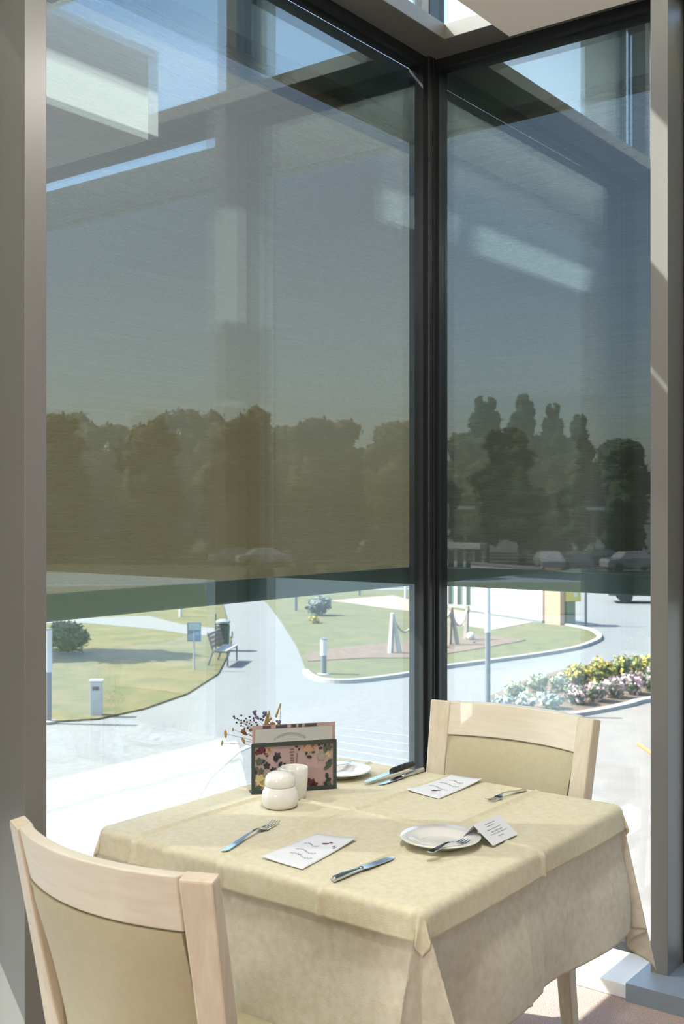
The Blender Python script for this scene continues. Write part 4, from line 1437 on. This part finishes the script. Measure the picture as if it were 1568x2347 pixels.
# dried flowers in a small vase behind the menu holder
vd = 2.945
vbase = at(640, 1800, vd); vbase.z = TZ0
e = empty('dried_bouquet', vbase, 0, 'bunch of dried berries and grass ears rising behind the menu holder', 'flowers')
MB().lathe([(0.018, 0), (0.024, 0.01), (0.026, 0.04), (0.016, 0.07), (0.013, 0.09), (0.015, 0.095), (0.012, 0.094), (0.010, 0.07)], 24).build('vase', M_CHINA, e, smooth=True)
neck = Vector((0, 0, 0.09))
M_STEM = mat('dry_stem', (0.26, 0.17, 0.08), 0.8)
M_BERRY = mat('dark_berry', (0.035, 0.03, 0.05), 0.35)
M_EAR = mat('dry_ear', (0.42, 0.29, 0.11), 0.8, 0, 0.3, 60)
M_BLUE = mat('dry_lavender', (0.13, 0.12, 0.20), 0.8)
M_RUST = mat('rust_pod', (0.25, 0.10, 0.03), 0.7, 0, 0.3, 50)
rnd = random.Random(4)
stems, berries, ears, lav, pods = MB(), MB(), MB(), MB(), MB()


def stem_to(p, r=0.0007):
    mid = neck.lerp(p, 0.55) + Vector((0, 0, 0.012))
    stems.tube([Vector((0, 0, 0.05)), neck, mid, p], [0.001, 0.001, r, r * 0.7], 5)


for px, py in ((538, 1646), (544, 1647), (553, 1640), (542, 1656), (553, 1651), (553, 1657), (564, 1647), (566, 1655), (564, 1660), (572, 1643), (572, 1658), (581, 1646), (582, 1651),
               (553, 1663), (587, 1656), (568, 1668), (576, 1662), (560, 1671), (592, 1648), (590, 1662), (598, 1666), (536, 1642), (547, 1650), (574, 1651), (560, 1652)):
    p = at(px, py, vd + rnd.uniform(-0.02, 0.02)) - vbase
    berries.ball(p, rnd.uniform(0.0022, 0.0034), 8, 6)
    if rnd.random() < 0.75:
        stem_to(p, 0.0005)
for px, py, l, tilt in ((517, 1682, 0.022, 0.1), (558, 1698, 0.020, 0.5), (509, 1703, 0.016, -0.15), (534, 1672, 0.012, 0.0)):
    p = at(px, py, vd) - vbase
    r_ = Matrix.Rotation(math.atan2(0.6025, 0.798), 3, 'Z') @ Matrix.Rotation(-tilt, 3, 'Y')
    ears.ball(p, l / 2, 10, 8, (0.36, 0.36, 1), r_)
    stem_to(p)
for (p0, p1) in (((630, 1650), (643, 1614)), ((613, 1655), (617, 1630)), ((608, 1660), (612, 1638)), ((600, 1668), (622, 1646))):
    a, b_ = at(*p0, vd) - vbase, at(*p1, vd) - vbase
    for k in range(9):
        q = a.lerp(b_, 0.25 + 0.75 * k / 8)
        ears.ball(q + Vector((0, 0, 0)), 0.0042 * (1 - 0.045 * k), 7, 5, (0.8, 0.8, 1.1))
    stem_to(b_)
for px, py in ((582, 1632), (584, 1636), (587, 1640), (605, 1634), (608, 1638), (604, 1642), (592, 1646), (598, 1648), (602, 1650), (635, 1653), (638, 1656), (641, 1654), (586, 1630), (588, 1644), (610, 1633)):
    p = at(px, py, vd + rnd.uniform(-0.015, 0.015)) - vbase
    lav.ball(p, rnd.uniform(0.003, 0.0048), 7, 5)
for px, py, r in ((557, 1676, 0.007), (560, 1680, 0.006), (564, 1683, 0.004), (575, 1673, 0.006), (584, 1668, 0.005), (625, 1660, 0.008), (640, 1663, 0.008), (612, 1662, 0.008), (597, 1668, 0.007), (652, 1664, 0.006)):
    p = at(px, py, vd) - vbase
    pods.ball(p, r, 9, 6, (1, 1, 0.75))
    stem_to(p)
stems.build('stem', M_STEM, e)
berries.build('berries', M_BERRY, e, smooth=True)
ears.build('grass_ears', M_EAR, e, smooth=True)
lav.build('lavender', M_BLUE, e, smooth=True)
pods.build('seed_pods', M_RUST, e, smooth=True)

# column foot covers on the sill
c = struct(MB().box((0.885, -0.285, 0.0), (1.45, -0.02, 0.056)).build('trim_30', M_BASE))
